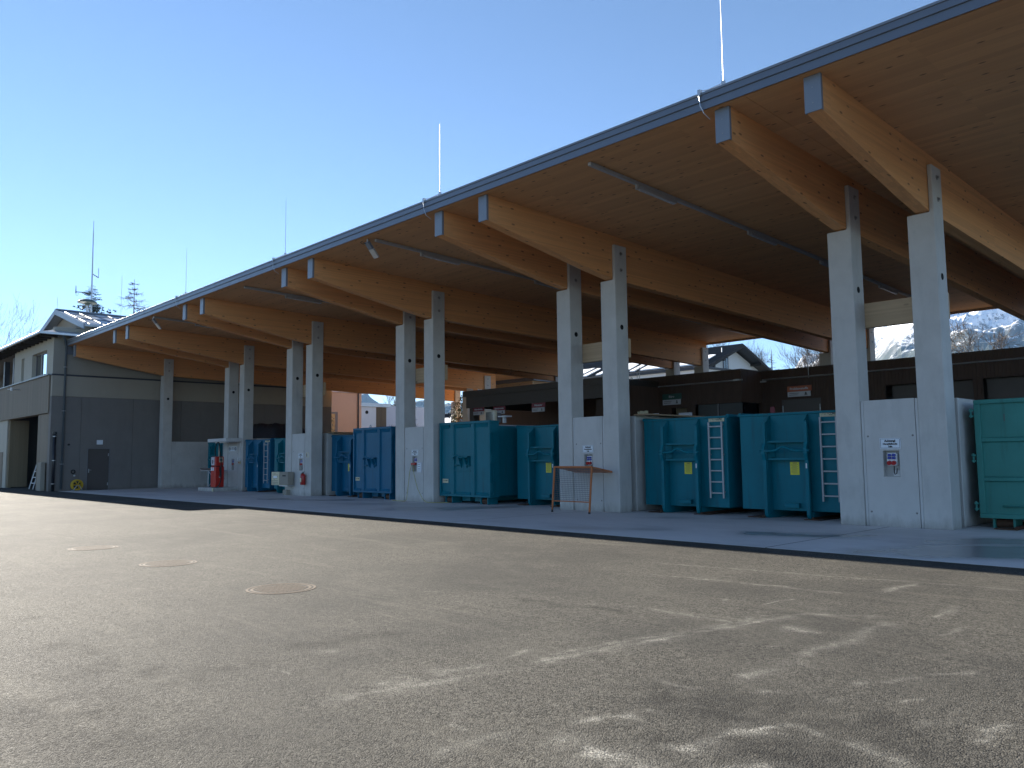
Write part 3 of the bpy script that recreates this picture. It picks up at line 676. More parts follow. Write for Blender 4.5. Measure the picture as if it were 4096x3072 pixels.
    pl = MB().box(-1.24, -.93, .048, .0595, .72, .86).build('name_plate', 'cream', t, local=True)
    text('lettering', 'ENER', .07, (-1.155, .0472, .80), 'fadeink', pl, width=.13, local=True)
    text('lettering', 'CONT', .07, (-1.02, .0472, .80), 'ink', pl, width=.13, bold=.003, local=True)
    return t
OPN = 'teal open-top containers'; BOX = 'teal closed containers on rollers'
protoO = open_container('teal open-top container with ladder, left of two between the two nearest column pairs', OPN)
protoO.location = (-13.07, .95, 0)
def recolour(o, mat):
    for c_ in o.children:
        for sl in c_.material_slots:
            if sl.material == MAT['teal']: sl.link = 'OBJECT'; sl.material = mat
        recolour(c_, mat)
def putO(x, y, label, mat=None):
    o = copy_tree(protoO); o.location = (x, y, 0); o['label'] = label
    if mat: recolour(o, MAT[mat])
    return o
putO(-9.92, .95, 'teal open-top container with ladder right beside the nearest concrete column')
putO(-18.6, 1.1, 'teal open-top container partly hidden behind the orange mesh frame')
putO(-30.47, .98, 'teal open-top container half hidden behind a closed container, right of the extinguisher pier', 'teal_shaded')
putO(-39.15, 1.02, 'teal open-top container with ladder, right of the red fuel pump', 'teal_shaded')
putO(-35.9, 1.0, 'teal open-top container behind the grey wall-mounted cabinet')
putO(-45.5, 1.7, 'teal open-top container behind the fuel pump, half hidden by its red housing')
protoB = box_container('teal closed container with rollers and lifting eye, left of the orange mesh frame', BOX)
protoB.location = (-21.75, .2, 0)
b2 = copy_tree(protoB); b2.location = (-27.58, .25, 0); recolour(b2, MAT['teal_shaded']); b2['label'] = 'teal closed container left of the pier with the yellow cables'
# right hand container, lighter green door leaf
def green_container():
    t = thing('door_container', 'light green container with hinged panelled door cut by the right edge', 'container', (-5.69, 1.0, 0))
    x0, x1, z0, z1 = -5.69, -2.95, .21, 2.72; y = 1.0
    MB().box(x0+.02, x1-.02, y+.1, y+6.2, z0, z1-.02).build('body', 'green', t, bev=.01)
    f = MB(); f.box(x0, x1, y, y+.098, z1-.09, z1); f.box(x0, x1, y, y+.098, z0, z0+.1); f.box(x0, x0+.12, y, y+.098, z0+.1, z1-.09); f.box(x1-.12, x1, y, y+.098, z0+.1, z1-.09)
    f.build('door_frame', 'green', t, bev=.01)
    MB().box(x0+.12, x1-.12, y+.06, y+.099, z0+.1, z1-.09).build('door_plate', 'green', t)
    for z in (1.03, 1.86): MB().prism([(y+.06, z-.06), (y+.0, z-.035), (y+.0, z+.035), (y+.06, z+.06)], 0, x0+.12, x1-.12).build('door_rib', 'green', t, bev=.004)
    MB().tube([(x0+.45, y-.02, .47), (x1-.6, y-.02, .47)], .022, 8).build('lock_handle', 'green', t, smooth=True)
    for z in (2.36, 1.4, .38):
        h = MB(); h.box(x0-.09, x0-.005, y-.01, y+.06, z, z+.035); h.box(x0-.09, x0-.005, y-.01, y+.06, z+.12, z+.155); h.cyl((x0-.06, y+.02, z-.02), 2, .022, .2, 8); h.build('hinge', 'green', t)
    for x in (x0+.42, x1-.42):
        MB().cyl((x-.16, y-.35+.6, .1), 0, .1, .32, 16).build('roller', 'rust', t)
        for q in (-.19, .19): MB().box(x+q-.02, x+q+.02, y+.1, y+.6, 0, z0).build('roller_bracket', 'green', t)
    for k, xx in enumerate((x0+.55, x0+1.0)): MB().box(xx, xx+.02, y+.054, y+.0605, 2.25, 2.4).build('weld_mark', 'greenmetal', t)
green_container()
# steel guide rails and drip plates the containers stand on
gr = 0
for (xc, yc, lab) in ((-13.07, .95, 'left open container near the mesh frame'), (-9.92, .95, 'open container beside the nearest column'), (-18.6, 1.1, 'container behind the mesh frame'), (-30.47, .98, 'half hidden teal container'), (-39.15, 1.02, 'container right of the fuel pump'), (-4.3, 1.0, 'light green container')):
    t = thing('guide_rails', 'dark steel floor guides under the '+lab, 'rail', (xc, yc-.3, 0), 'floor guide plates')
    for s in (-1, 1):
        x = xc+s*.56
        MB().box(x-.3+s*.2, x+.14+s*.2, yc-.32, yc+6, .008, .03).build('plate', 'rust', t, bev=.004)
        MB().box(x+s*.1-.03, x+s*.1+.03, yc-.25, yc+6, .03, .07).build('rail', 'rust', t)

# ================================================================ LEFT BUILDING
hs = thing('municipal_building', 'two-storey grey and cream building with metal roof at the left end', 'building', (-60, 0, 0))
XW, YF = -50.6, -5.75
# side wall facing the yard: concrete panels with open joints
seam = [YF, -4.19, -1.35, 1.5, 4.3, 7.1, 9.9, 12.2]
for a, b_ in zip(seam, seam[1:]):
    if a == -4.19:      # panel with the door
        MB().box(XW-.3, XW, a+.006, -3.77, 0, 5.34).build('wall_panel', 'h_low', hs); MB().box(XW-.3, XW, -3.77, -2.59, 2.37, 5.34).build('wall_panel', 'h_low', hs)
        MB().box(XW-.3, XW, -2.59, b_-.006, 0, 5.34).build('wall_panel', 'h_low', hs)
    else: MB().box(XW-.3, XW, a+.006, b_-.006, 0, 5.34).build('wall_panel', 'h_low', hs)
MB().box(-85, XW-.302, YF+.3, 12.19, .01, 5.3).build('core', 'garage', hs) if False else None
MB().box(XW-.3, XW+.012, YF, 12.2, 5.352, 6.52).build('plaster_band', 'h_band', hs)
MB().box(XW-.3, XW+.03, YF-.03, 12.2, 6.53, 6.61).build('flashing', 'h_stripe', hs)
MB().box(XW-.3, XW+.002, YF+.004, 12.2, 6.62, 9.3).build('upper_wall', 'h_up', hs)
MB().box(-85, XW-.3, 12.0, 12.2, 0, 9.3).build('rear_wall', 'h_up', hs)
dr = MB().box(XW-.12, XW-.06, -3.765, -2.595, .02, 2.365).build('door', 'doordark', hs)
fr_ = MB(); fr_.box(XW-.1, XW+.02, -3.80, -3.762, .0, 2.41); fr_.box(XW-.1, XW+.02, -2.598, -2.56, 0, 2.41); fr_.box(XW-.1, XW+.02, -3.762, -2.598, 2.367, 2.41)
fr_.build('door_frame', 'frame', dr)
hd = MB(); hd.box(XW-.06, XW-.045, -3.70, -3.65, 1.0, 1.22); hd.tube([(XW-.05, -3.675, 1.15), (XW+.0, -3.675, 1.15), (XW+.0, -3.55, 1.15)], .012, 6); hd.build('handle', 'galv', dr)
for z in (.25, 1.95): MB().box(XW-.06, XW-.04, -2.66, -2.62, z, z+.16).build('hinge', 'galv', dr)
lp = MB().box(XW+.001, XW+.07, -3.32, -3.0, 2.62, 2.88).build('door_lamp', 'signblue', hs, bev=.01)
# front: pillar, lintel cladding, garage opening, upper storey
MB().box(-53.5, XW-.302, YF+.05, YF+.6, 0, 4.40).build('gate_pillar', 'h_clad', hs, bev=.01)
MB().box(XW-.42, XW-.002, YF+.0, YF+.05, 0, 5.34).build('corner_panel', 'h_low', hs)
for k in range(28):
    x1 = -51.0-k*1.2; x0 = x1-1.19
    MB().box(x0, x1, YF-.06, YF+.4, 4.42, 6.56).build('cladding_board', 'h_clad', hs)
MB().box(-85, -50.97, YF-.16, YF+.5, 6.57, 6.62).build('ledge', 'cap', hs)
MB().box(-64.4, -61.1, YF+.05, YF+.4, 0, 4.41).build('gate_pillar', 'h_cream', hs)
MB().box(-85, -64.4, YF+.05, YF+.4, 0, 4.41).build('lower_front', 'h_band', hs)
MB().box(-63.4, -62.0, YF+.02, YF+.049, 0.02, 2.33).build('side_door', 'h_clad', hs)
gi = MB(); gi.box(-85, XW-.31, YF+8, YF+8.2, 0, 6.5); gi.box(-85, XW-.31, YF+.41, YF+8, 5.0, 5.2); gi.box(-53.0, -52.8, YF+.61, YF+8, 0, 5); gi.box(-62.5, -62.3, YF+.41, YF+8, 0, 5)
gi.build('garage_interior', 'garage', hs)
for k in range(4): MB().box(-61.05+.02+k*.1, -61.05+.10+k*.1, YF+.1+.02*(k % 2), YF+1.2, .05, 4.38).build('folding_leaf', 'gfold', hs)
MB().box(-59.9, -59.3, YF+3.0, YF+3.2, 0, 4.38).build('inner_post', 'gfold', hs)
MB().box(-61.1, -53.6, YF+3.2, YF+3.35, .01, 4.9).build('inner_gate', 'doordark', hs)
# upper storey wall with window and slot
up = MB(); Z0, Z1 = 6.62, 9.2
wx0, wx1, wz0, wz1 = -55.25, -51.95, 6.7, 8.12; sx0, sx1 = -57.85, -57.15
up.box(wx1, XW+.0, YF, YF+.35, Z0, Z1); up.box(wx0, wx1, YF, YF+.35, wz1, Z1); up.box(sx1, wx0, YF, YF+.35, Z0, Z1); up.box(wx0, wx1, YF, YF+.35, Z0, wz0)
up.box(sx0, sx1, YF, YF+.35, wz1, Z1); up.box(-59.65, sx0, YF, YF+.35, Z0, Z1); up.box(-59.65, -59.3, YF+.35, YF+3, Z0, Z1)
up.build('upper_front', 'h_cream', hs)
wn = MB(); wn.box(wx0, wx0+.07, YF+.22, YF+.3, wz0, wz1); wn.box(wx1-.07, wx1, YF+.22, YF+.3, wz0, wz1); wn.box(wx0+.07, wx1-.07, YF+.22, YF+.3, wz1-.07, wz1); wn.box(wx0+.07, wx1-.07, YF+.22, YF+.3, wz0, wz0+.07); wn.box(-54.0, -53.86, YF+.2, YF+.3, wz0+.07, wz1-.07)
w_ = wn.build('window', 'frame', hs)
MB().box(-53.86, wx1-.07, YF+.25, YF+.27, wz0+.07, wz1-.07).build('pane', 'mirror', w_)
MB().box(wx0+.07, -54.0, YF+.25, YF+.27, wz0+.07, wz1-.07).build('pane', 'glass', w_)
MB().box(wx0, wx1, YF-.08, YF+.22, wz0-.03, wz0).build('sill', 'cap', w_)
s_ = MB().box(sx0, sx1, YF+.25, YF+.3, Z0, wz1).build('slot_window', 'h_band', hs)
# loggia: posts, back wall, parapet
MB().box(-85, -59.65, YF+3.0, YF+3.2, Z0, Z1).build('loggia_wall', 'darkwood', hs)
MB().box(-85, -59.66, YF+.36, YF+3.2, 8.86, 8.93).build('loggia_ceiling', 'darkwood', hs)
for x in (-60.9, -63.5, -67): MB().box(x-.18, x+.18, YF+.2, YF+.5, Z0, 8.5).build('loggia_post', 'h_stripe', hs)
for x in (-61.8, -64.6): MB().box(x-.5, x+.5, YF+2.2, YF+2.9, Z0, 7.6).build('loggia_cupboard', 'gfold', hs)
# skirt roof (hipped), eave soffit with rafters
ex, ey, ez = -49.85, -6.62, 8.86
ix, iy, iz = -52.6, -3.75, 9.66
sk = MB()
sk.add([(-86, ey, ez), (ex, ey, ez), (ex, 12.9, ez), (-86, iy, iz), (ix, iy, iz), (ix, 12.9, iz)], [(0, 1, 4, 3), (1, 2, 5, 4)])
sk.add([(-86, ey, ez-.03), (ex, ey, ez-.03), (ex, 12.9, ez-.03), (-86, iy, iz-.06), (ix, iy, iz-.06), (ix, 12.9, iz-.06)], [(3, 4, 1, 0), (4, 5, 2, 1)])
skr = sk.build('skirt_roof', 'roofmetal', hs)
for k in range(14):
    y = -6+k*1.25
    if y > iy: MB().tube([(ex-.02, y, ez+.015), (ix, y, iz+.015)], .018, 4).build('standing_seam', 'roofmetal', skr)
for k in range(24):
    x = -51-k*1.2; MB().tube([(x, ey+.02, ez+.015), (x, iy, iz+.015)], .018, 4).build('standing_seam', 'roofmetal', skr)
ev = MB(); ev.box(-86, ex, ey-.12, ey+.02, ez-.14, ez+.0); ev.box(ex-.02, ex+.12, ey-.12, 12.9, ez-.14, ez+.0)
ev.build('gutter', 'galv', hs, bev=.02)
for k in range(30):
    x = -50.3-k*.9; MB().box(x-.06, x+.06, ey+.1, YF+.1, ez-.22, ez-.06).build('rafter', 'darkwood', hs)
so = MB(); so.add([(-86, ey+.05, ez-.06), (ex-.05, ey+.05, ez-.06), (ex-.05, YF+.4, ez-.04), (-86, YF+.4, ez-.04)], [(0, 1, 2, 3)]); so.add([(ex-.05, YF, ez-.06), (XW-.2, YF, ez-.05), (XW-.2, 12.9, ez-.05), (ex-.05, 12.9, ez-.06)], [(0, 1, 2, 3)])
so.build('eave_boards', 'darkwood', hs)
# upper gable roof
gx, gz, he, hz = -56.1, 11.2, 6.1, 1.67
MB().prism([(gx-he+.8, 9.3), (gx+he-.8, 9.3), (gx+he-.8, 9.75), (gx, gz-.25), (gx-he+.8, 9.75)], 1, -3.75, 12.5).build('gable_wall', 'h_band', hs)
gr_ = MB()
for s in (-1, 1):
    gr_.prism([(gx, gz), (gx+s*he, gz-hz), (gx+s*he, gz-hz-.13), (gx, gz-.13)], 1, -4.35, 13.0)
gro = gr_.build('gable_roof', 'roofmetal', hs)
for k in range(20):
    y = -4.1+k*.85; MB().tube([(gx+.05, y, gz+.01), (gx+he, y, gz-hz+.02)], .02, 4).build('standing_seam', 'roofmetal', gro)
for f in (.45, .75): MB().tube([(gx+he*f, -4.3, gz-hz*f+.12), (gx+he*f, 13, gz-hz*f+.12)], .025, 5).build('snow_guard', 'fascia', gro)
MB().box(gx-.18, gx+.18, -4.4, 13.0, gz-.02, gz+.06).build('ridge_cap', 'fascia', gro)
for s in (-1, 1):
    MB().prism([(gx, gz+.03), (gx+s*he, gz-hz+.03), (gx+s*he, gz-hz-.3), (gx, gz-.3)], 1, -4.42, -4.36).build('barge_board', 'cap', gro)
MB().tube([(XW+.1, -5.13, .1), (XW+.1, -5.13, 8.2), (XW+.35, -5.3, 8.6), (XW+.7, -5.5, 8.74)], .06, 10).build('downpipe', 'pipe', hs, smooth=True)
for z in (1.5, 4.5, 7): MB().box(XW+.002, XW+.17, -5.21, -5.05, z, z+.03).build('pipe_clip', 'galv', hs)
# small fittings on and by the building
t = thing('vent_pipe', 'black standpipe with steel clamps at the corner of the left building', 'pipe', (XW+.12, -5.62, 0))
MB().tube([(XW+.12, -5.55, 0), (XW+.12, -5.55, 3.2)], .085, 12).build('tube', 'blackpipe', t, smooth=True)
MB().cyl((XW+.12, -5.55, 3.2), 2, .11, .12, 12).build('cap', 'blackpipe', t)
for z in (.4, 1.7, 3.05): MB().cyl((XW+.12, -5.55, z), 2, .1, .04, 12).build('clamp', 'galv', t)
t = thing('wall_spigot', 'small round hose connection on the grey wall above the yellow reel', 'fitting', (XW, -4.52, 1.0))
MB().tube([(XW+.06, -4.52+.1*math.cos(a), 1.07+.1*math.sin(a)) for a in [k*math.pi/8 for k in range(17)]], .03, 6).build('hose_ring', 'black', t)
MB().cyl((XW+.001, -4.45, .85), 0, .05, .08, 10).build('valve', 'galv', t)
t = thing('wall_socket', 'dark round wall outlet high on the grey wall left of the door', 'outlet', (XW, -4.79, 2.55))
MB().cyl((XW+.001, -4.79, 2.61), 0, .06, .07, 12).build('socket_body', 'black', t); MB().box(XW+.001, XW+.05, -4.82, -4.76, 2.45, 2.55).build('socket_base', 'frame', t)
t = thing('cable_reel', 'yellow cable reel standing on the floor against the grey wall', 'cable reel', (XW+.35, -4.37, 0))
ring = MB()
for x in (XW+.2, XW+.42): ring.tube([(x, -4.37+.27*math.cos(a), .33+.27*math.sin(a)) for a in [k*math.pi/10 for k in range(21)]], .045, 8)
for k in range(6):
    a = k*math.pi/3; ring.tube([(XW+.42, -4.37, .33), (XW+.42, -4.37+.26*math.cos(a), .33+.26*math.sin(a))], .03, 6)
ring.build('flange', 'reel', t, smooth=True)
MB().cyl((XW+.22, -4.37, .33), 0, .17, .18, 16).build('cable', 'black', t)
MB().tube([(XW+.5, -4.6, .02), (XW+.5, -4.42, .3), (XW+.5, -4.3, .3), (XW+.5, -4.12, .02), (XW+.12, -4.12, .02), (XW+.12, -4.6, .02), (XW+.5, -4.6, .02)], .02, 6).build('stand', 'galv', t)
t = thing('step_ladder', 'white folding step ladder in the open gateway at far left', 'ladder', (-56, -5.3, 0))
for x in (-56.5, -55.6):
    MB().tube([(x, -5.35, 0), (x+.1, -4.9, 1.9)], .03, 6).build('rail', 'white', t); MB().tube([(x-.15, -4.2, 0), (x+.1, -4.85, 1.2)], .025, 6).build('rear_leg', 'white', t)
for k in range(4): MB().box(-56.42+.02*k, -55.6+.02*k, -5.3+.09*k, -5.1+.09*k, .35+.35*k, .39+.35*k).build('tread', 'white', t)
MB().tube([(-56.4, -4.9, 1.9), (-56.35, -4.88, 2.2), (-56.1, -4.87, 2.35), (-55.8, -4.87, 2.35), (-55.55, -4.88, 2.2), (-55.5, -4.9, 1.9)], .025, 6).build('hand_loop', 'white', t)
t = thing('workbench', 'dark workbench with tools just inside the gateway at far left', 'bench', (-55, -4.3, 0))
MB().box(-57.4, -54.2, -4.4, -3.9, .85, .92).build('top', 'darkwood', t)
for x in (-57.3, -54.3): MB().box(x-.05, x+.05, -4.35, -3.95, 0, .85).build('leg', 'black', t)
MB().box(-54.9, -54.4, -4.3, -4.0, .93, 1.3).build('red_machine', 'red', t)
o = MB().box(-52.0, -51.25, YF-.25, YF-.01, 0.02, 1.62).build('meter_cabinet', 'h_up', None, bev=.015); tag(o, 'narrow grey cabinet leaning at the gateway pillar near the black standpipe', 'cabinet')
t = thing('wall_lamp', 'small white lamp on the cladding above the gateway', 'lamp', (-57.7, YF-.06, 6.15))
MB().tube([(-57.7, YF-.06, 6.17), (-57.7, YF-.5, 6.2), (-58.3, YF-.6, 6.22)], .025, 6).build('arm', 'galv', t); MB().cyl((-57.75, YF-.5, 6.1), 2, .07, .2, 10).build('head', 'white', t)
# mast and siren on the roof
t = thing('radio_mast', 'tall thin radio mast with side antennas on the left roof', 'antenna', (-57, -2.05, 10.8))
MB().tube([(-57, -2.05, 10.8), (-57, -2.08, 13.6), (-57, -2.1, 16.8)], [.05, .045, .03], 8).build('pole', 'galv', t)
MB().tube([(-57, -2.1, 16.8), (-57, -2.1, 17.6)], .014, 6).build('tip', 'frame', t)
MB().tube([(-57, -2.05, 14.0), (-57, -1.72, 13.82), (-57, -1.68, 13.82)], .03, 6).build('bracket', 'frame', t); MB().tube([(-57, -1.7, 13.8), (-57, -1.7, 14.45)], .016, 6).build('whip', 'frame', t)
MB().tube([(-57, -2.05, 12.72), (-57, -3.02, 12.68)], .03, 6).build('bracket', 'frame', t); MB().tube([(-57, -3.02, 12.6), (-57, -3.03, 13.1)], [.04, .015], 6).build('whip', 'frame', t)
MB().tube([(-57, -3.02, 12.6), (-57, -3.0, 12.42), (-57, -2.9, 12.42), (-57, -2.88, 12.62)], .01, 5).build('cable_loop', 'black', t)
t = thing('siren', 'mushroom-shaped grey siren on the left roof beside the mast', 'siren', (-57, -2.3, 10.8))
MB().tube([(-57, -2.32, 10.8), (-57, -2.32, 11.95)], [.07, .08], 10).build('post', 'galv', t)
MB().tube([(-57, -2.32, 11.85), (-57, -2.32, 12.0), (-57, -2.32, 12.06)], [.1, .2, .22], 20).build('motor', 'greenmetal', t, smooth=True)
MB().tube([(-57, -2.32, 12.03), (-57, -2.32, 12.06), (-57, -2.32, 12.16), (-57, -2.32, 12.25), (-57, -2.32, 12.29)], [.58, .6, .5, .3, .03], 24).build('hood', 'greenmetal', t, smooth=True)
for (y, z0, z1, lab) in ((-4.3, 11.1, 12.0, 'short thin rod at the left gable peak'), (-.5, 11.1, 13.9, 'thin tall rod between mast and bare larch'), (3.1, 11.0, 12.9, 'thin rod right of the bare larch'), (-1.3, 10.9, 11.7, 'short rod on the roof right of the mast')):
    o = MB().tube([(-56.1, y, z0), (-56.1, y, z1)], .012, 5).build('air_terminal', 'galv', None); tag(o, lab, 'lightning rod')

# ================================================================ FITTINGS OF THE HALL
for k, nm in zip('ABCDE', ('rightmost lightning rod on the canopy edge, cut by the top of the picture', 'lightning rod on the canopy edge, second from the right', 'lightning rod on the canopy edge, third from the right', 'lightning rod on the canopy edge nearest the larch', 'lightning rod on the canopy edge by the left building')):
    if k == 'E': continue
    x = FRONT[k+'1']+.35
    t = thing('lightning_rod', nm, 'lightning rod', (x, -4.9, 8.5), 'lightning rods along the canopy edge')
    MB().tube([(x, -4.9, 8.5), (x, -4.9, 9.4), (x, -4.9, 10.66)], [.011, .008, .005], 6).build('rod', 'galv', t)
    MB().box(x-.03, x+.03, -4.93, -4.87, 8.66, 8.76).build('clamp', 'galv', t)
    MB().tube([(x, -4.9, 8.72), (x-.25, -5.05, 8.62), (x-.36, -5.15, 8.6), (x-.38, -5.18, 8.52), (x-.36, -5.17, 8.3), (x-.3, -5.14, 8.14), (x-.26, -5.0, 8.05)], .009, 5).build('strap', 'galv', t)
    MB().box(x-.4, x-.34, -5.19, -5.11, 8.5, 8.62).build('edge_clamp', 'galv', t)
def lightline(x, y0, y1, fixtures, lab):
    t = thing('light_track', lab, 'light', (x, y0, ztop(y0)-.1), 'light tracks under the soffit')
    zt = lambda y, d: ztop(y)-d
    mb = MB(); mb.add([(xx, y, zt(y, d)) for d in (.012, .09) for (xx, y) in ((x-.045, y0), (x+.045, y0), (x+.045, y1), (x-.045, y1))], [(0, 3, 2, 1), (4, 5, 6, 7), (0, 1, 5, 4), (1, 2, 6, 5), (2, 3, 7, 6), (3, 0, 4, 7)])
    mb.build('rail', 'ladder', t)
    for fy in fixtures:
        f = MB(); f.add([(xx, y, zt(y, d)) for d in (.10, .17) for (xx, y) in ((x-.05, fy), (x+.05, fy), (x+.05, fy+1.5), (x-.05, fy+1.5))], [(0, 3, 2, 1), (4, 5, 6, 7), (0, 1, 5, 4), (1, 2, 6, 5), (2, 3, 7, 6), (3, 0, 4, 7)])
        fo = f.build('luminaire', 'ladder', t)
        g = MB(); g.add([(xx, y, zt(y, d)) for d in (.172, .195) for (xx, y) in ((x-.04, fy+.04), (x+.04, fy+.04), (x+.04, fy+1.46), (x-.04, fy+1.46))], [(0, 3, 2, 1), (4, 5, 6, 7), (0, 1, 5, 4), (1, 2, 6, 5), (2, 3, 7, 6), (3, 0, 4, 7)])
        g.build('diffuser', 'lens', fo)
        MB().box(x-.03, x+.03, fy-.1, fy-.02, zt(fy, .2), zt(fy, .09)).build('hanger', 'ladder', fo)
lightline(-11.5, -4.7, 17.6, (-2.9, 2.2, 6.6, 11.2), 'pale light track under the soffit, nearest one at upper right')
lightline(-20.0, -4.7, 17.6, (-2.9, 2.2, 6.6, 11.2, 15.2), 'pale light track under the soffit starting beside the nearer floodlight')
lightline(-28.8, -4.7, 17.6, (-2.9, 2.2, 6.6, 11.2), 'pale light track under the soffit in the middle bay')
lightline(-37.6, -4.9, 17.6, (-2.9, 2.2, 6.6, 11.2), 'pale light track under the soffit beside the farther floodlight')
def flood(x, lab):
    y = -4.85; z = ztop(y)
    t = thing('floodlight', lab, 'floodlight', (x, y, z-.3), 'floodlights at the canopy edge')
    MB().tube([(x, y+.0, z), (x, y, z-.1)], .025, 8).build('stem', 'galv', t)
    MB().tube([(x-.12, y-.1, z-.06), (x-.14, y-.16, z-.12), (x-.1, y-.1, z-.16), (x, y, z-.12)], .01, 5).build('cable', 'black', t)
    d = Vector((.12, -.35, -.45)).normalized() if False else Vector((.0, .42, -.50)).normalized()
    u = Vector((1, 0, 0)); w = d.cross(u).normalized()
    def slab_(a, b_, hw, th, off, nm, m):
        o = Vector((x, y-.02, z-.1)); vs_ = []
        for q in (off, off+th):
            for (p, s) in ((a, -1), (a, 1), (b_, 1), (b_, -1)):
                vs_.append(o+d*p+u*hw*s+w*q)
        MB().add(vs_, [(0, 3, 2, 1), (4, 5, 6, 7), (0, 1, 5, 4), (1, 2, 6, 5), (2, 3, 7, 6), (3, 0, 4, 7)]).build(nm, m, t, bev=.006)
    slab_(.0, .24, .1, .08, -.04, 'driver_box', 'fascia'); slab_(.25, .56, .12, .06, -.03, 'housing', 'galv')
    slab_(.28, .53, .1, .008, -.039, 'lens', 'lens')
flood(-20.2, 'silver floodlight hanging under the middle of the canopy edge'); flood(-37.8, 'silver floodlight under the far left part of the canopy edge')

# signs, sockets
def warn(x0, x1, z0, z1, y, lab):
    t = thing('warning_sign', lab, 'sign', ((x0+x1)/2, y, z0), 'falling parts warning signs')
    MB().box(x0, x1, y-.012, y-.003, z0, z1).build('plate', 'signblue', t)
    b = MB(); e = .014; th = .006; ya, yb = y-.0135, y-.0122
    b.box(x0+e, x1-e, ya, yb, z1-e-th, z1-e); b.box(x0+e, x1-e, ya, yb, z0+e, z0+e+th); b.box(x0+e, x0+e+th, ya, yb, z0+e+th, z1-e-th); b.box(x1-e-th, x1-e, ya, yb, z0+e+th, z1-e-th)
    b.build('border', 'ink', t)
    cx = (x0+x1)/2; h = z1-z0; w = x1-x0
    text('lettering', 'Achtung!', h*.27, (cx, ya-.001, z0+h*.74), 'ink', t, width=w*.54, bold=.0035)
    text('lettering', 'Herabfallende', h*.22, (cx, ya-.001, z0+h*.45), 'ink', t, width=w*.70, bold=.003)
    text('lettering', 'Teile', h*.22, (cx, ya-.001, z0+h*.20), 'ink', t, width=w*.22, bold=.003)
warn(-7.31, -6.87, 1.70, 1.93, .03, 'white Achtung sign on the concrete pier nearest the right edge')
warn(-16.03, -15.61, 1.72, 1.94, .03, 'white Achtung sign above the orange mesh frame')
warn(-24.58, -24.15, 1.72, 1.93, .03, 'white Achtung sign above the niche with yellow cables')
warn(-33.11, -32.69, 1.69, 1.91, .03, 'white Achtung sign on the pier with the fire extinguisher')
def sockets(x0, x1, z0, z1, y, lab, cable=True):
    t = thing('socket_box', lab, 'socket box', ((x0+x1)/2, y, z0), 'power socket boxes in the niches')
    w = x1-x0; h = z1-z0; c = w*.12
    MB().prism([(x0+c, z0), (x1-c, z0), (x1, z0+c), (x1, z1-c), (x1-c, z1), (x0+c, z1), (x0, z1-c), (x0, z0+c)], 1, y, y+.1).build('housing', 'white', t, bev=.005)
    for i in range(2):
        for j in range(2):
            xx = x0+w*(.1+.44*i); zz = z1-h*(.27+.23*j)
            MB().box(xx, xx+w*.36, y-.03, y-.001, zz, zz+h*.2).build('blue_socket', 'blue', t, bev=.008)
    for i in range(2):
        MB().tube([(x0+w*(.27+.46*i), y-.001, z0+h*.24), (x0+w*(.27+.46*i), y-.06, z0+h*.2)], w*.22, 12).build('red_socket', 'red', t)
    if cable:
        xm = (x0+x1)/2+.02
        MB().tube([(xm, y+.05, z0), (xm, y+.05, z0-.05), (xm, y+.04, z0-.14), (xm+.02, y+.03, z0-.19), (xm+.05, y+.04, z0-.17), (xm+.06, y+.06, z0-.06)], .012, 6).build('cable', 'black', t)
        MB().box(xm-.05, xm+.09, y+.125, y+.15, z0-.23, z0-.1).build('cover_plate', 'white', t)
sockets(-7.18, -6.97, 1.33, 1.61, .04, 'blue and red power sockets in the nearest pier niche')
sockets(-15.89, -15.68, 1.35, 1.62, .04, 'blue and red power sockets above the orange mesh frame')
sockets(-24.42, -24.23, 1.36, 1.63, .04, 'blue and red power sockets with plugged yellow cables')
sockets(-32.93, -32.74, 1.35, 1.6, .04, 'blue and red power sockets above the grey cabinet pier')
sockets(-42.1, -41.92, 1.36, 1.63, 1.04, 'blue and red power sockets behind the fuel pump')
t = thing('extension_cable', 'thin yellow cables hanging from a plug down to the floor', 'cable', (-24.4, 0, 0))
MB().box(-24.5, -24.24, -.08, .02, 1.36, 1.44).build('plug', 'red', t, bev=.02)
MB().tube([(-24.45, -.06, 1.38), (-24.58, -.06, 1.1), (-24.68, -.05, .6), (-24.74, -.08, .1), (-24.78, -.12, .02), (-25.3, -.1, .016), (-25.7, -.05, .016)], .009, 5).build('cord', 'cablegreen', t)
MB().tube([(-24.38, -.06, 1.38), (-24.3, -.06, 1.0), (-24.1, -.06, .5), (-23.75, -.08, .12), (-23.5, -.1, .02), (-23.2, -.05, .016), (-22.7, .3, .016)], .009, 5).build('cord', 'cablegreen', t)
o = thing('notice_board', 'small white notice in grey frame beside the cable niche', 'sign', (-24.07, .03, 1.09))
MB().box(-24.215, -23.93, -.0, .027, 1.08, 1.47).build('frame', 'signgrey', o); pp = MB().box(-24.17, -23.97, -.006, -.001, 1.13, 1.42).build('paper', 'signblue', o)
ln = MB()
for z in (1.37, 1.30, 1.22, 1.17): ln.box(-24.14, -24.0, -.008, -.0065, z, z+.012)
ln.build('print_lines', 'ink', pp)
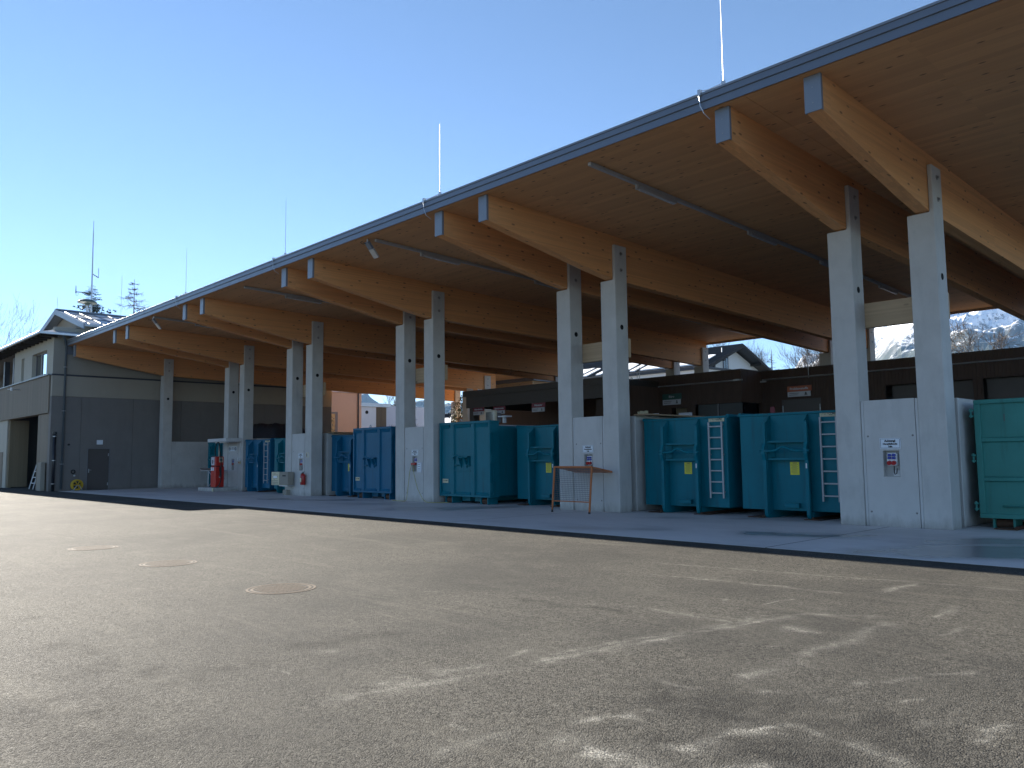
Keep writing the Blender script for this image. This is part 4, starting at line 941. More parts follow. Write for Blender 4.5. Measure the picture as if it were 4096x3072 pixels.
# cabinet, extinguisher and its sign on pier D
t = thing('wall_cabinet', 'grey wall-mounted switch cabinet with round-hole front plate', 'cabinet', (-34.2, -.15, .45))
MB().box(-34.2, -33.42, -.32, -.02, .46, 1.06).build('box', 'h_up', t, bev=.01)
pf = MB().box(-34.93, -34.205, -.34, -.04, .46, 1.06).build('front_plate', 'cream', t, bev=.006)
pr = MB()
random.seed(3)
for i in range(9):
    for j in range(3): pr.box(-34.88+i*.07, -34.85+i*.07, -.3445, -.3405, .5+j*.07, .53+j*.07)
for i in range(40):
    a = random.random()*6.28; r_ = .12+.16*random.random(); pr.box(-34.57+r_*math.cos(a)*1.05-.012, -34.57+r_*math.cos(a)*1.05+.012, -.3445, -.3405, .87+r_*math.sin(a)*.55-.01, .87+r_*math.sin(a)*.55+.01)
pr.build('print', 'ink', pf)
MB().box(-34.74, -34.38, -.348, -.3445, .78, .88).build('paper', 'signblue', pf)
MB().box(-33.9, -33.62, -.335, -.322, .86, .92).build('handle', 'black', t)
MB().box(-34.2, -33.4, -.34, .0, .42, .455).build('shelf', 'galv', t); MB().box(-34.1, -33.75, -.2, -.0, .0, .25).build('floor_duct', 'h_up', t)
t = thing('fire_extinguisher', 'red fire extinguisher hanging on the concrete pier', 'extinguisher', (-32.4, -.12, .5))
MB().tube([(-32.4, -.13, .5), (-32.4, -.13, .52), (-32.4, -.13, .9), (-32.4, -.13, .97), (-32.4, -.13, 1.0)], [.1, .115, .115, .08, .035], 18).build('cylinder', 'extred', t, smooth=True)
v = MB(); v.cyl((-32.4, -.13, .99), 2, .035, .06, 10); v.box(-32.42, -32.28, -.15, -.11, 1.06, 1.08); v.tube([(-32.44, -.13, 1.04), (-32.54, -.15, .98), (-32.55, -.17, .6)], .014, 6); v.build('valve_and_hose', 'black', t)
MB().box(-32.47, -32.33, -.252, -.247, .62, .8).build('label_plate', 'cream', t)
o = thing('pictogram', 'small pale pictogram plate above the fire extinguisher', 'sign', (-32.23, -.02, 1.71))
MB().box(-32.34, -32.12, -.02, -.005, 1.71, 1.92).build('plate', 'cream', o); MB().box(-32.3, -32.24, -.022, -.0205, 1.74, 1.88).build('symbol', 'ink', o); MB().box(-32.22, -32.15, -.022, -.0205, 1.74, 1.9).build('symbol', 'signgrey', o)

# ================================================================ FUEL STATION
t = thing('fuel_island', 'low concrete plinth carrying the red fuel pump', 'plinth', (-42.2, .3, 0))
MB().box(-43.2, -41.25, -.36, .99, .006, .2).build('plinth', 'conc_panel', t, bev=.015); MB().box(-41.42, -41.24, -.372, -.361, .01, .195).build('yellow_mark', 'cream', t)
t = thing('concrete_hood', 'flat concrete hood projecting over the fuel pump', 'hood', (-42, .5, 2.6))
MB().box(-43.2, -40.9, .1, .99, 2.6, 2.78).build('slab', 'conc_strip', t, bev=.01); MB().box(-42.7, -41.3, .3, .45, 2.55, 2.598).build('hood_lamp', 'white', t)
t = thing('fuel_pump', 'red fuel pump with grey panels and black hose', 'fuel pump', (-41.7, 0, .2))
MB().box(-42.0, -41.38, -.2, .26, .23, 1.3).build('cabinet', 'pumpred', t, bev=.02)
MB().box(-41.97, -41.4, -.17, .23, .2, .23).build('base', 'black', t)
MB().box(-41.98, -41.4, -.18, .24, 1.34, 1.82).build('head', 'pumpred', t, bev=.02); MB().box(-41.96, -41.42, -.16, .22, 1.3, 1.34).build('gap', 'black', t)
pn = MB().box(-41.97, -41.58, -.2, -.182, 1.37, 1.8).build('display_panel', 'signgrey', t, bev=.005); MB().box(-41.82, -41.72, -.205, -.2005, 1.45, 1.65).build('pictogram', 'ink', pn); MB().box(-41.64, -41.61, -.205, -.2005, 1.55, 1.6).build('button', 'ink', pn)
sp_ = MB().box(-41.398, -41.385, -.02, .17, 1.52, 1.78).build('counter_panel', 'cream', t); MB().box(-41.384, -41.38, .0, .15, 1.6, 1.7).build('counter', 'frame', sp_)
for x in (-41.97, -41.76): MB().box(x, x+.16, -.207, -.2015, 1.08, 1.26).build('paper', 'signblue', t)
nz = MB(); nz.box(-41.379, -41.3, -.02, .04, 1.05, 1.28); nz.tube([(-41.33, .0, 1.25), (-41.33, .02, .95), (-41.33, .0, .75)], .03, 8); nz.build('nozzle', 'black', t)
MB().tube([(-41.35, .0, .82), (-41.35, .0, .72)], .03, 8).build('nozzle_ring', 'galv', t)
MB().tube([(-41.7, .1, 1.82), (-41.7, .1, 2.6)], .025, 8).build('hose_post', 'tvcream', t)
hp = [(-41.95, .05, 1.8), (-42.05, .05, 2.1), (-41.98, .05, 2.4), (-41.8, .06, 2.56), (-41.6, .05, 2.5), (-41.4, .0, 2.2), (-41.1, -.05, 1.7), (-40.95, -.1, 1.1), (-40.9, -.12, .7), (-41.0, -.14, .4), (-41.2, -.15, .27), (-41.38, -.12, .25)]
def smoothpath(p, n=5):
    out = []
    for i in range(len(p)-1):
        a, b_, c_, d_ = [Vector(p[max(0, min(len(p)-1, i+k))]) for k in (-1, 0, 1, 2)]
        for j in range(n):
            q = j/n; out.append(.5*((2*b_)+(-a+c_)*q+(2*a-5*b_+4*c_-d_)*q*q+(-a+3*b_-3*c_+d_)*q**3))
    return out+[Vector(p[-1])]
MB().tube(smoothpath(hp), .028, 8).build('hose', 'black', t, smooth=True)
t = thing('steel_table', 'grey steel drip table on a triangular bracket left of the fuel pump', 'table', (-43.2, .2, .2))
MB().box(-44.0, -42.15, .1, .75, 1.05, 1.1).build('top', 'galv', t, bev=.008); MB().prism([(-44.15, 1.2), (-44.0, 1.08), (-42.9, 1.08), (-42.9, 1.1), (-43.98, 1.12)], 1, .08, .78).build('splash_edge', 'galv', t)
lg = MB()
for y in (.15, .7): lg.tube([(-43.1, y, .2), (-43.1, y, 1.05)], .03, 6); lg.tube([(-43.1, y, .22), (-42.3, y, .62), (-43.05, y, 1.02)], .025, 6)
lg.build('bracket', 'galv', t)
t = thing('no_smoking_sign', 'white sign with prohibition circles behind the fuel pump', 'sign', (-42.07, 1.02, 2.1))
pl = MB().box(-42.53, -41.61, 1.012, 1.026, 2.11, 2.36).build('plate', 'signblue', t)
for x in (-42.41, -41.73):
    MB().tube([(x+.085*math.cos(a), 1.008, 2.235+.085*math.sin(a)) for a in [k*math.pi/10 for k in range(21)]], .012, 5).build('circle', 'ink', pl); MB().tube([(x-.055, 1.008, 2.29), (x+.055, 1.008, 2.18)], .01, 4).build('bar', 'ink', pl)
ln = MB()
for z in (2.29, 2.24, 2.18): ln.box(-42.22, -41.92, 1.009, 1.0115, z, z+.02)
ln.build('print_lines', 'ink', pl)
t = thing('emergency_switch', 'small yellow and red emergency switch on the pier behind the pump', 'switch', (-41.1, .99, 1.5))
MB().box(-41.2, -41.0, .93, .996, 1.42, 1.56).build('box', 'cream', t, bev=.008); MB().cyl((-41.08, .9, 1.49), 1, .035, .03, 10).build('button', 'red', t); MB().tube([(-41.05, .97, 1.6), (-41.05, .97, 2.55)], .018, 6).build('conduit', 'white', t); MB().box(-41.35, -41.3, .96, .996, 1.6, 1.75).build('tag', 'white', t)

# ================================================================ ORANGE MESH FRAME
t = thing('mesh_frame', 'orange steel frame with wire mesh and shelf top leaning at the pier', 'frame', (-15.7, -.9, 0))
sh = .15
fl, fr2 = -16.40, -14.97; yb_ = -.95
MB().tube([(fl, yb_, .0), (fl+sh, yb_-.03, 1.31)], .03, 6).build('leg', 'orange', t); MB().tube([(fr2, yb_, .0), (fr2+sh, yb_-.03, 1.31)], .03, 6).build('leg', 'orange', t)
for x, q in ((fl, .12), (fr2, .03)): MB().tube([(x-.002, yb_, .0), (x+sh*q, yb_, q*1.3+.02)], .033, 6).build('foot', 'black', t)
def fx(f, z): return fl+(fr2-fl)*f+sh*z/1.31
MB().tube([(fx(0, .33), yb_-.005, .33), (fx(1, .33), yb_-.005, .33)], .018, 6).build('lower_rail', 'orange', t)
MB().tube([(fx(0, 1.31), yb_-.03, 1.31), (fx(1, 1.31), yb_-.03, 1.31)], .032, 6).build('upper_rail', 'orange', t)
ms = MB()
for k in range(1, 24): f = k/24; ms.tube([(fx(f, .33), yb_-.004, .33), (fx(f, 1.3), yb_-.028, 1.3)], .005, 4, False)
for k in range(1, 18): z = .33+k*.97/18; ms.tube([(fx(0, z), yb_-.016, z), (fx(1, z), yb_-.016, z)], .005, 4, False)
w_ = ms.build('wire_mesh', 'frame', t); w_['kind'] = 'stuff'
tp = MB(); a0, a1 = fx(0, 1.31), fx(1, 1.31)
tp.add([(a0, yb_-.03, 1.33), (a1, yb_-.03, 1.33), (-14.84, -.06, 1.18), (-16.28, -.06, 1.18), (a0, yb_-.03, 1.30), (a1, yb_-.03, 1.30), (-14.84, -.06, 1.13), (-16.28, -.06, 1.13)], [(0, 1, 2, 3), (7, 6, 5, 4), (0, 4, 5, 1), (1, 5, 6, 2), (2, 6, 7, 3), (3, 7, 4, 0)])
tp.build('shelf', 'orange', t)

# ================================================================ MANHOLES
for i, (x, y, lab) in enumerate(((-9.43, -13.18, 'round cast iron manhole cover nearest the camera'), (-13.08, -13.2, 'round manhole cover, middle one of the three'), (-16.5, -13.3, 'round manhole cover farthest toward the left building'))):
    t = thing('manhole_cover', lab, 'manhole', (x, y, 0), 'manhole covers in the yard')
    def annulus(r0, r1, z0, z1, n=40):
        mb = MB(); vs_ = []
        for k in range(n):
            c_, s_ = math.cos(2*math.pi*k/n), math.sin(2*math.pi*k/n)
            vs_ += [(x+r0*c_, y+r0*s_, z1), (x+r1*c_, y+r1*s_, z1), (x+r1*c_, y+r1*s_, z0), (x+r0*c_, y+r0*s_, z0)]
        fs = []
        for k in range(n):
            a = 4*k; b_ = 4*((k+1) % n)
            fs += [(a, a+1, b_+1, b_), (a+1, a+2, b_+2, b_+1), (a+3, a, b_, b_+3)]
        return mb.add(vs_, fs)
    MB().cyl((x, y, -.03), 2, .43, .0315, 40).build('seat', 'iron_dark', t)  # darker iron between the studs and in the ring gaps
    annulus(.395, .425, -.01, .004).build('frame_ring', 'iron', t)
    annulus(.335, .37, -.01, .004).build('lid_ring', 'iron', t)
    st = MB()
    for a in range(-7, 8):
        for b_ in range(-7, 8):
            if a*a+b_*b_ < 46: st.box(x+a*.045-.0165, x+a*.045+.0165, y+b_*.045-.0165, y+b_*.045+.0165, .001, .0042)
    s2 = st.build('studs', 'iron', t); s2['kind'] = 'stuff'

# ================================================================ REAR SERVICE BUILDING
rb = thing('service_building', 'low dark brown board-clad building behind the containers', 'building', (-12, 17, 1.7))
YR, YL, ZT = 16.7, 14.9, 5.52
def cladding(x0, x1, y, z0, z1, face='y'):
    mb = MB(); x = x0; random.seed(int(abs(x0*10)))
    while x < x1-.01:
        w = min(.14, x1-x); d = random.uniform(.018, .026)
        if face == 'y': mb.box(x+.004, x+w-.004, y-d, y, z0, z1)
        else: mb.box(y, y+d, x+.004, x+w-.004, z0, z1)
        x += w
    return mb
# right part: openings for the door and two recesses
cl = cladding(-19.6, -18.4, YR, 1.7, ZT)
for (a, b_, z0) in ((-18.4, -16.5, 4.13), (-16.5, -13.65, 1.7), (-13.65, -10.3, 4.47), (-10.3, -9.95, 1.7), (-9.95, -5.5, 4.47), (-5.5, 4, 1.7)):
    cl2 = cladding(a, b_, YR, z0, ZT); cl.add(cl2.v, cl2.f)
c_ = cl.build('cladding', 'brown', rb); c_['kind'] = 'stuff'
cl = cladding(-27, -24.3, YL, 4.05, ZT)
for (a, b_, z0) in ((-24.3, -23.25, 1.7), (-23.25, -22.4, 3.93), (-22.4, -21.9, 1.7), (-21.9, -19.4, 4.02)):
    cl2 = cladding(a, b_, YL, z0, ZT); cl.add(cl2.v, cl2.f)
c2 = cladding(YL, YR, -19.4, 4.02, ZT, 'x'); cl.add(c2.v, c2.f)
c_ = cl.build('cladding', 'brown', rb); c_['kind'] = 'stuff'
bk = MB(); bk.box(-19.3, 4, YR+.01, 26, 1.7, ZT-.02); bk.build('body', 'browndark', rb) if False else None
rr_ = MB(); rr_.box(-19.6, 4, YR+.005, 26, ZT-.3, ZT-.04); rr_.box(-27, -19.45, YL+.005, 26, ZT-.3, ZT-.04); rr_.build('flat_roof', 'browndark', rb)
MB().box(-19.6, 4, YR+1.2, YR+1.4, 1.7, ZT-.3).build('inner_wall', 'browndark', rb); MB().box(-27, -19.45, YL+1.4, YL+1.55, 1.7, ZT-.3).build('inner_wall', 'browndark', rb)
cp = MB(); cp.box(-19.38, 4, YR-.06, YR+.15, ZT-.0, ZT+.03); cp.box(-27.0, -19.33, YL-.06, YL+.15, ZT, ZT+.03); cp.box(-19.48, -19.33, YL+.15, YR-.06, ZT, ZT+.03); cp.build('coping', 'browndark', rb)
dd = MB().box(-18.38, -16.52, YR+.02, YR+.07, 1.7, 4.12).build('door', 'doordark', rb)
for x in (-18.36, -16.58): MB().box(x, x+.03, YR-.005, YR+.02, 3.55, 3.85).build('hinge', 'galv', dd)
MB().box(-18.05, -17.7, YR+.008, YR+.019, 3.25, 3.48).build('door_notice', 'signgrey', dd)
d2 = MB().box(-23.2, -22.45, YL+.25, YL+.3, 1.7, 3.93).build('door', 'gfold', rb)
w1 = MB().box(-21.85, -19.45, YL+.12, YL+.16, 2.6, 4.02).build('window', 'darkglass', rb); MB().box(-20.75, -20.68, YL+.08, YL+.12, 2.6, 4.02).build('mullion', 'frame', w1)
w2_ = MB().box(-19.52, -19.45, YL+.3, YR-.2, 2.6, 4.0).build('window', 'darkglass', rb)
w3 = MB().box(-26.9, -24.35, YL+.12, YL+.16, 2.8, 4.04).build('window', 'darkglass', rb)
MB().tube([(-27, YL-.06, 5.04), (-19.3, YL-.06, 5.04)], .035, 8).build('conduit', 'galv', rb); MB().tube([(-19.3, YR-.08, 5.12), (4, YR-.08, 5.12)], .035, 8).build('conduit', 'galv', rb)
for (x, y) in ((-19.6, YL-.1), (-19.25, YR-.12)): MB().box(x-.15, x+.15, y-.03, y+.06, 5.0, 5.08).build('junction_box', 'lens', rb)
for x in (-25.3, -25.15, -17.0+.0): MB().tube([(x, YL-.06 if x < -20 else YR-.08, 5.05), (x, YL-.06 if x < -20 else YR-.08, 6.3)], .016, 5).build('riser', 'galv', rb)
for (x0, x1) in ((-13.5, -10.4), (-9.9, -5.6)): MB().box(x0, x1, YR+.3, YR+.36, 1.7, 4.46).build('roller_shutter', 'browndark', rb)
def rsign(x0, x1, z0, z1, y, top, topmat, lab):
    t = thing('direction_sign', lab, 'sign', ((x0+x1)/2, y, z0), 'waste category signs')
    zm_ = z0+(z1-z0)*.48; cx = (x0+x1)/2; w = x1-x0
    p1 = MB().box(x0-.02, x1+.05, y-.03, y-.005, zm_, z1).build('title_panel', topmat, t); p2 = MB().box(x0, x1, y-.04, y-.005, z0, zm_-.005).build('text_panel', 'signgrey', t)
    text('lettering', top, (z1-zm_)*.55, (cx, y-.031, (zm_+z1)/2), 'signgrey', p1, width=w*min(.8, .075*len(top)), bold=.004)
    ln = MB()
    for k in range(2): ln.box(x0+w*.07, x0+w*(.5-.06*k), y-.0425, y-.0405, z0+(zm_-z0)*(.62-.3*k), z0+(zm_-z0)*(.7-.3*k))
    ln.build('print_lines', 'ink', p2)
    ic = MB(); xi = x0+w*.8; ic.cyl((xi, y-.0425, z0+(zm_-z0)*.66), 1, w*.035, .002, 12); ic.box(xi-w*.05, xi+w*.05, y-.0425, y-.0405, z0+(zm_-z0)*.3, z0+(zm_-z0)*.5); ic.box(xi-w*.08, xi+w*.08, y-.0425, y-.0405, z0+(zm_-z0)*.18, z0+(zm_-z0)*.24)
    ic.build('icon', 'ink', p2)
rsign(-23.75, -22.7, 4.1, 4.64, YL-.03, 'Büro', 'signgreen', 'dark green and grey office sign on the brown building')
rsign(-18.05, -16.95, 4.23, 4.72, YR-.03, 'Problemstoffe', 'signorange', 'orange and grey sign above the double door of the brown building')
# dark canopy left of the brown building
dc = thing('entrance_canopy', 'dark flat canopy with deep fascia between the middle columns at the back', 'canopy', (-30, 14, 1.7))
MB().box(-35.5, -24.0, 12.0, 12.12, 4.46, 5.12).build('front_fascia', 'browndark', dc); MB().box(-35.75, -24.0, 11.97, 12.12, 5.13, 5.45).build('top_fascia', 'browndark', dc)
MB().box(-35.5, -35.38, 12.12, 18, 4.46, 5.44).build('side_fascia', 'browndark', dc); MB().box(-35.36, -24.0, 12.13, 18.5, 5.0, 5.3).build('deck', 'darkwood', dc)
MB().box(-35.9, -35.5, 12.6, 13.0, 1.7, 5.12).build('post', 'browndark', dc); MB().box(-39.0, -24.2, 17.6, 17.7, 1.7, 5.6).build('back_wall', 'brown', dc)
MB().box(-26.2, -24.0, 12.6, 17.6, 1.7, 5.0).build('side_room', 'brown', dc)
for y in (13.5, 15.5): MB().box(-30.5, -29.0, y, y+.08, 4.92, 4.99).build('strip_lamp', 'lens', dc)
rsign(-34.7, -33.85, 4.02, 4.44, 11.9, 'Elektroaltgeräte', 'signred', 'dark red and grey hanging sign, left of three under the dark canopy')
rsign(-33.0, -32.1, 3.99, 4.41, 11.9, 'Bildschirmgeräte', 'signred', 'dark red and grey hanging sign above the old television')
rsign(-29.98, -29.07, 3.97, 4.44, 11.9, 'Altpapier', 'signred', 'dark red and grey hanging sign, right of three under the dark canopy')
t = thing('board_fence', 'fence of upright orange-brown boards seen under the dark canopy', 'fence', (-42, 18.9, 1.7))
for k in range(18): MB().box(-44.6+k*.33, -44.6+k*.33+.29, 18.9, 18.94, 1.7, 4.5+.02*(k % 3)).build('board', 'fence', t)
# television on the closed container
t = thing('television', 'old cream tube television standing on the closed container', 'television', (-22.6, 2.6, 2.88))
cs = MB(); cs.prism([(-22.98, 2.9), (-22.42, 2.9), (-22.42, 3.40), (-22.98, 3.40)], 1, 2.3, 2.45); cs.build('case', 'tvcream', t, bev=.03)
MB().prism([(-22.92, 2.95), (-22.48, 2.95), (-22.48, 3.33), (-22.92, 3.33)], 1, 2.29, 2.31).build('screen', 'tvscreen', t, bev=.02)
MB().prism([(-22.85, 2.92), (-22.5, 2.92), (-22.5, 3.3), (-22.85, 3.3)], 1, 2.46, 2.75).build('back_shell', 'frame', t, bev=.04)
o = MB().box(-22.35, -21.9, 2.4, 2.7, 3.12, 3.17).add([(-22.2, 2.5, 2.9), (-22.1, 2.5, 2.9), (-22.1, 2.5, 3.12), (-22.2, 2.5, 3.12), (-22.2, 2.6, 2.9), (-22.1, 2.6, 2.9), (-22.1, 2.6, 3.12), (-22.2, 2.6, 3.12)], [(0, 1, 2, 3), (4, 7, 6, 5), (0, 3, 7, 4), (1, 5, 6, 2), (3, 2, 6, 7), (0, 4, 5, 1)]).build('device_stand', 'galv', None); tag(o, 'small silver device on a foot right of the old television', 'device')
# bits on top of the walls and behind
o = MB().box(-22.5, -12.5, 8.25, 8.42, 1.705, 3.07).build('parapet', 'concrete', None); tag(o, 'concrete parapet of the platform just above the ladder containers', 'wall')
for k in range(4):
    o = MB().box(-20.29+k*.115, -20.19+k*.115, 8.27, 8.4, 3.072, 3.41+.02*(k % 2)).build('pale_folder', 'cream', None, bev=.004); tag(o, ('leftmost', 'second from left', 'third from left', 'rightmost')[k]+' of four pale upright boards on the platform parapet', 'board', 'pale boards on the parapet')
o = MB().box(-18.29, -17.74, 8.27, 8.4, 3.072, 3.26).build('storage_box', 'signgrey', None, bev=.01); tag(o, 'flat pale grey box on the parapet below the office door', 'box')
o = MB().box(-19.6, -19.29, 8.3, 8.36, 3.072, 3.3).build('notice_card', 'signgrey', None, bev=.004); tag(o, 'small pale card on the parapet left of the office door', 'card')
t = thing('marker_post', 'small red marker post before the double door', 'post', (-15.23, 10, 1.7))
MB().tube([(-15.23, 10, 1.7), (-15.23, 10, 3.3)], .02, 6).build('post', 'signred', t); MB().box(-15.32, -15.14, 9.96, 9.98, 3.18, 3.4).build('plate', 'signred', t)
# dark covered heap behind the fuel pier
hp_ = MB(); nx_, ny_ = 22, 14; vs_ = []
for j_ in range(ny_+1):
    for i_ in range(nx_+1):
        u_, v_ = i_/nx_, j_/ny_; e_ = min(1, 7*min(u_, 1-u_, v_, 1-v_))**.5
        vs_.append((-47.6+3.9*u_, 4.2+2.4*v_, 2.62+e_*(1.12+.16*mnoise.noise(Vector((u_*5, v_*4, 2)))+.1*mnoise.noise(Vector((u_*13, v_*11, 5))))))
hp_.add(vs_, [(j_*(nx_+1)+i_, j_*(nx_+1)+i_+1, (j_+1)*(nx_+1)+i_+1, (j_+1)*(nx_+1)+i_) for j_ in range(ny_) for i_ in range(nx_)])
o = hp_.build('tarpaulin_heap', paint('dark_tarpaulin', (.016, .017, .024), .5, .2), None, smooth=True); tag(o, 'dark tarpaulin-covered heap on the container behind the fuel pier', 'heap')

# ================================================================ BACKGROUND BUILDINGS
t = thing('gabled_house', 'white house with dark overhanging tiled roof behind the brown building', 'house', (-50, 59, 1.7))
xg, ry, rz, hs_, ezz = -45.0, 59.2, 13.5, 6.7, 10.75
wl = MB(); wl.prism([(ry-5.2, 1), (ry+5.2, 1), (ry+5.2, 11.1), (ry, 13.05), (ry-5.2, 11.1)], 0, -76, xg-1.3); wl.build('wall', 'whitewall', t)
rf = MB()
for s in (-1, 1):
    rf.prism([(ry, rz), (ry+s*hs_, ezz), (ry+s*hs_, ezz-.22), (ry, rz-.25)], 0, -77, xg)
roof = rf.build('roof', 'tile', t)
rows = MB()
for k in range(26):
    f = k/26
    rows.box(-77, xg-.02, ry-hs_*f-.13, ry-hs_*f+.02, rz-(rz-ezz)*f+.0, rz-(rz-ezz)*f+.05)
rows.build('tile_rows', 'tile', roof)['kind'] = 'stuff'
for s in (-1, 1):
    MB().prism([(ry, rz-.02), (ry+s*hs_, ezz-.02), (ry+s*hs_, ezz-.35), (ry, rz-.35)], 0, xg, xg+.06).build('barge_board', 'darkwood', roof)
for s in (-1, 1):
    for q in (.55, .85): MB().box(xg-1.3, xg, ry+s*hs_*q-.12, ry+s*hs_*q+.12, rz-(rz-ezz)*q-.55, rz-(rz-ezz)*q-.27).build('purlin', 'darkwood', roof)
w = MB().box(xg-1.3, xg-1.22, 57.0, 58.1, 10.7, 12.1).build('window', 'darkwood', t); MB().box(xg-1.215, xg-1.2, 57.15, 57.5, 10.85, 11.95).build('pane', 'glass', w); MB().box(xg-1.215, xg-1.2, 57.6, 57.95, 10.85, 11.95).build('pane', 'glass', w)
# snow left on the lower part of the roof
random.seed(11); sn = MB(); n_ = 44; xs = [-76.5+31*k/n_ for k in range(n_+1)]
top = [.55+.3*mnoise.noise(Vector((x*.35, 3, 0)))-.1*random.random() for x in xs]
for k in range(n_):
    f0, f1 = max(.3, top[k]), max(.3, top[k+1])
    if random.random() < .18: continue
    P = lambda x, f, d: (x, ry-hs_*f, rz-(rz-ezz)*f+d)
    sn.add([P(xs[k], f0, .06), P(xs[k+1], f1, .06), P(xs[k+1], .97, .06), P(xs[k], .97, .06), P(xs[k], f0, .16), P(xs[k+1], f1, .16), P(xs[k+1], .97, .22), P(xs[k], .97, .22)], [(4, 5, 6, 7), (0, 1, 5, 4), (1, 2, 6, 5), (2, 3, 7, 6), (3, 0, 4, 7)])
sn.build('snow_patches', 'snow', roof)['kind'] = 'stuff'
MB().tube([(xg-1.1, 57.0-.3, 8), (xg-1.1, 56.7, 13.0)], .05, 6).build('downpipe', 'white', t)
o = thing('white_annex', 'long low white wall block below the snowy roof', 'building', (-46, 46, 1.7))
MB().box(-52, -40, 44, 50, 1.7, 9.35).build('wall', 'whitewall', o); MB().box(-52.3, -39.8, 43.7, 50.3, 9.36, 9.55).build('roof_edge', 'tile', o)
# peach building and white building with porthole beyond the left building
t = thing('peach_building', 'peach plastered building with dark downpipe behind the columns', 'building', (-61, 17, 0))
MB().box(-70, -58, 12.6, 19.5, 0, 7.14).build('wall', 'peach', t); MB().box(-70.2, -57.8, 12.4, 19.75, 7.15, 7.32).build('roof_edge', 'whitewall', t)
MB().tube([(-57.92, 19.15, 0), (-57.92, 19.15, 7.15)], .06, 8).build('downpipe', 'blackpipe', t)
w = MB().box(-58.05, -57.97, 15.6, 17.2, 1.7, 5.5).build('window', 'frame', t); MB().box(-57.968, -57.96, 15.75, 16.95, 1.85, 5.35).build('pane', 'glass', w)
t = thing('porthole_building', 'white building with round porthole and weathered plank panel', 'building', (-68, 26, 0))
MB().box(-78, -66, 20, 27.6, 0, 6.66).build('wall', 'whitewall', t); MB().prism([(19.8, 6.67), (28.0, 6.67), (28.0, 7.02), (19.8, 7.02)], 0, -78, -65.8).build('roof_edge', 'galv', t)
for k in range(6): MB().box(-65.995, -65.96, 26.38+k*.2, 26.56+k*.2, 0, 6.64).build('plank', 'planks', t)
MB().cyl((-66.0, 25.3, 6.12), 0, .17, .03, 20).build('porthole', 'darkglass', t); MB().box(-78, -67, 27.7, 34, 0, 6.9).build('metal_wing', 'signgrey', t)
t = thing('snowy_shed', 'low shed with ribbed roof and snow between the middle columns', 'shed', (-80, 40, 1.7))
MB().box(-92, -68, 41, 50, 0, 5.6).build('wall', 'whitewall', t)
MB().prism([(40.4, 5.7), (45, 7.0), (50, 5.7)], 0, -92.5, -67.5).build('roof', 'snow', t)
for k in range(60): MB().tube([(-92+k*.41, 43.0, 6.5), (-92+k*.41, 45, 7.08)], .06, 4).build('roof_rib', 'darkwood', t)
t = thing('timber_block', 'pale timber-clad building end behind the hall, below the grey roof edge', 'building', (-46, 24, 1.7))
for k in range(9): MB().box(-46.2, -41.0, 23.0, 23.1, 5.6+k*.17, 5.765+k*.17).build('plank', 'glulam_x', t)
MB().box(-46.2, -41.0, 23.11, 27, 1.7, 7.12).build('body', 'fence', t); MB().box(-47, -40.7, 22.8, 27.2, 7.14, 7.4).build('roof_edge', 'fascia', t)

# ================================================================ TREES
def bare_tree(name, base, height, lab, group, seed, spread=.55, levels=5, mat='bark', r0=.28, droop=0.0, upright=.25):
    rnd = random.Random(seed); t = thing(name, lab, 'tree', base, group); B = Vector(base)
    tr = MB(); br = MB()
    def grow(p, d, L, r, lev):
        n = 3; pts = [p]; rad = [r]; q = p.copy(); dd_ = d.copy()
        for i in range(n):
            dd_ = (dd_+Vector((rnd.uniform(-1, 1), rnd.uniform(-1, 1), rnd.uniform(-.5, .8)))*.16+Vector((0, 0, upright*.2-droop*.1))).normalized()
            q = q+dd_*L/n; pts.append(q.copy()); rad.append(r*(1-.45*(i+1)/n))
        (tr if lev == 0 else br).tube(pts, rad, 6 if lev < 2 else 3, False)
        if lev >= levels: return
        k = rnd.choice((2, 3, 3)) if lev else 5
        for i in range(k+1):
            f = 1 if i == 0 else rnd.uniform(.35, 1); idx = min(n-1, int(f*n)); s = pts[idx].lerp(pts[idx+1], f*n-idx if f < 1 else 1)
            a = rnd.uniform(0, 6.283); sp = spread*rnd.uniform(.5, 1.25)*(.4 if i == 0 else 1)
            u = dd_.orthogonal().normalized(); v = dd_.cross(u)
            nd = (dd_+(u*math.cos(a)+v*math.sin(a))*sp*1.3+Vector((0, 0, upright*.5))).normalized()
            grow(s, nd, L*rnd.uniform(.55, .8), max(.012, rad[idx]*rnd.uniform(.45, .68)), lev+1)
    grow(B, Vector((0, 0, 1)), height*.38, r0, 0)
    tr.build('trunk', mat, t, smooth=True); c_ = br.build('crown', mat, t)
    return t
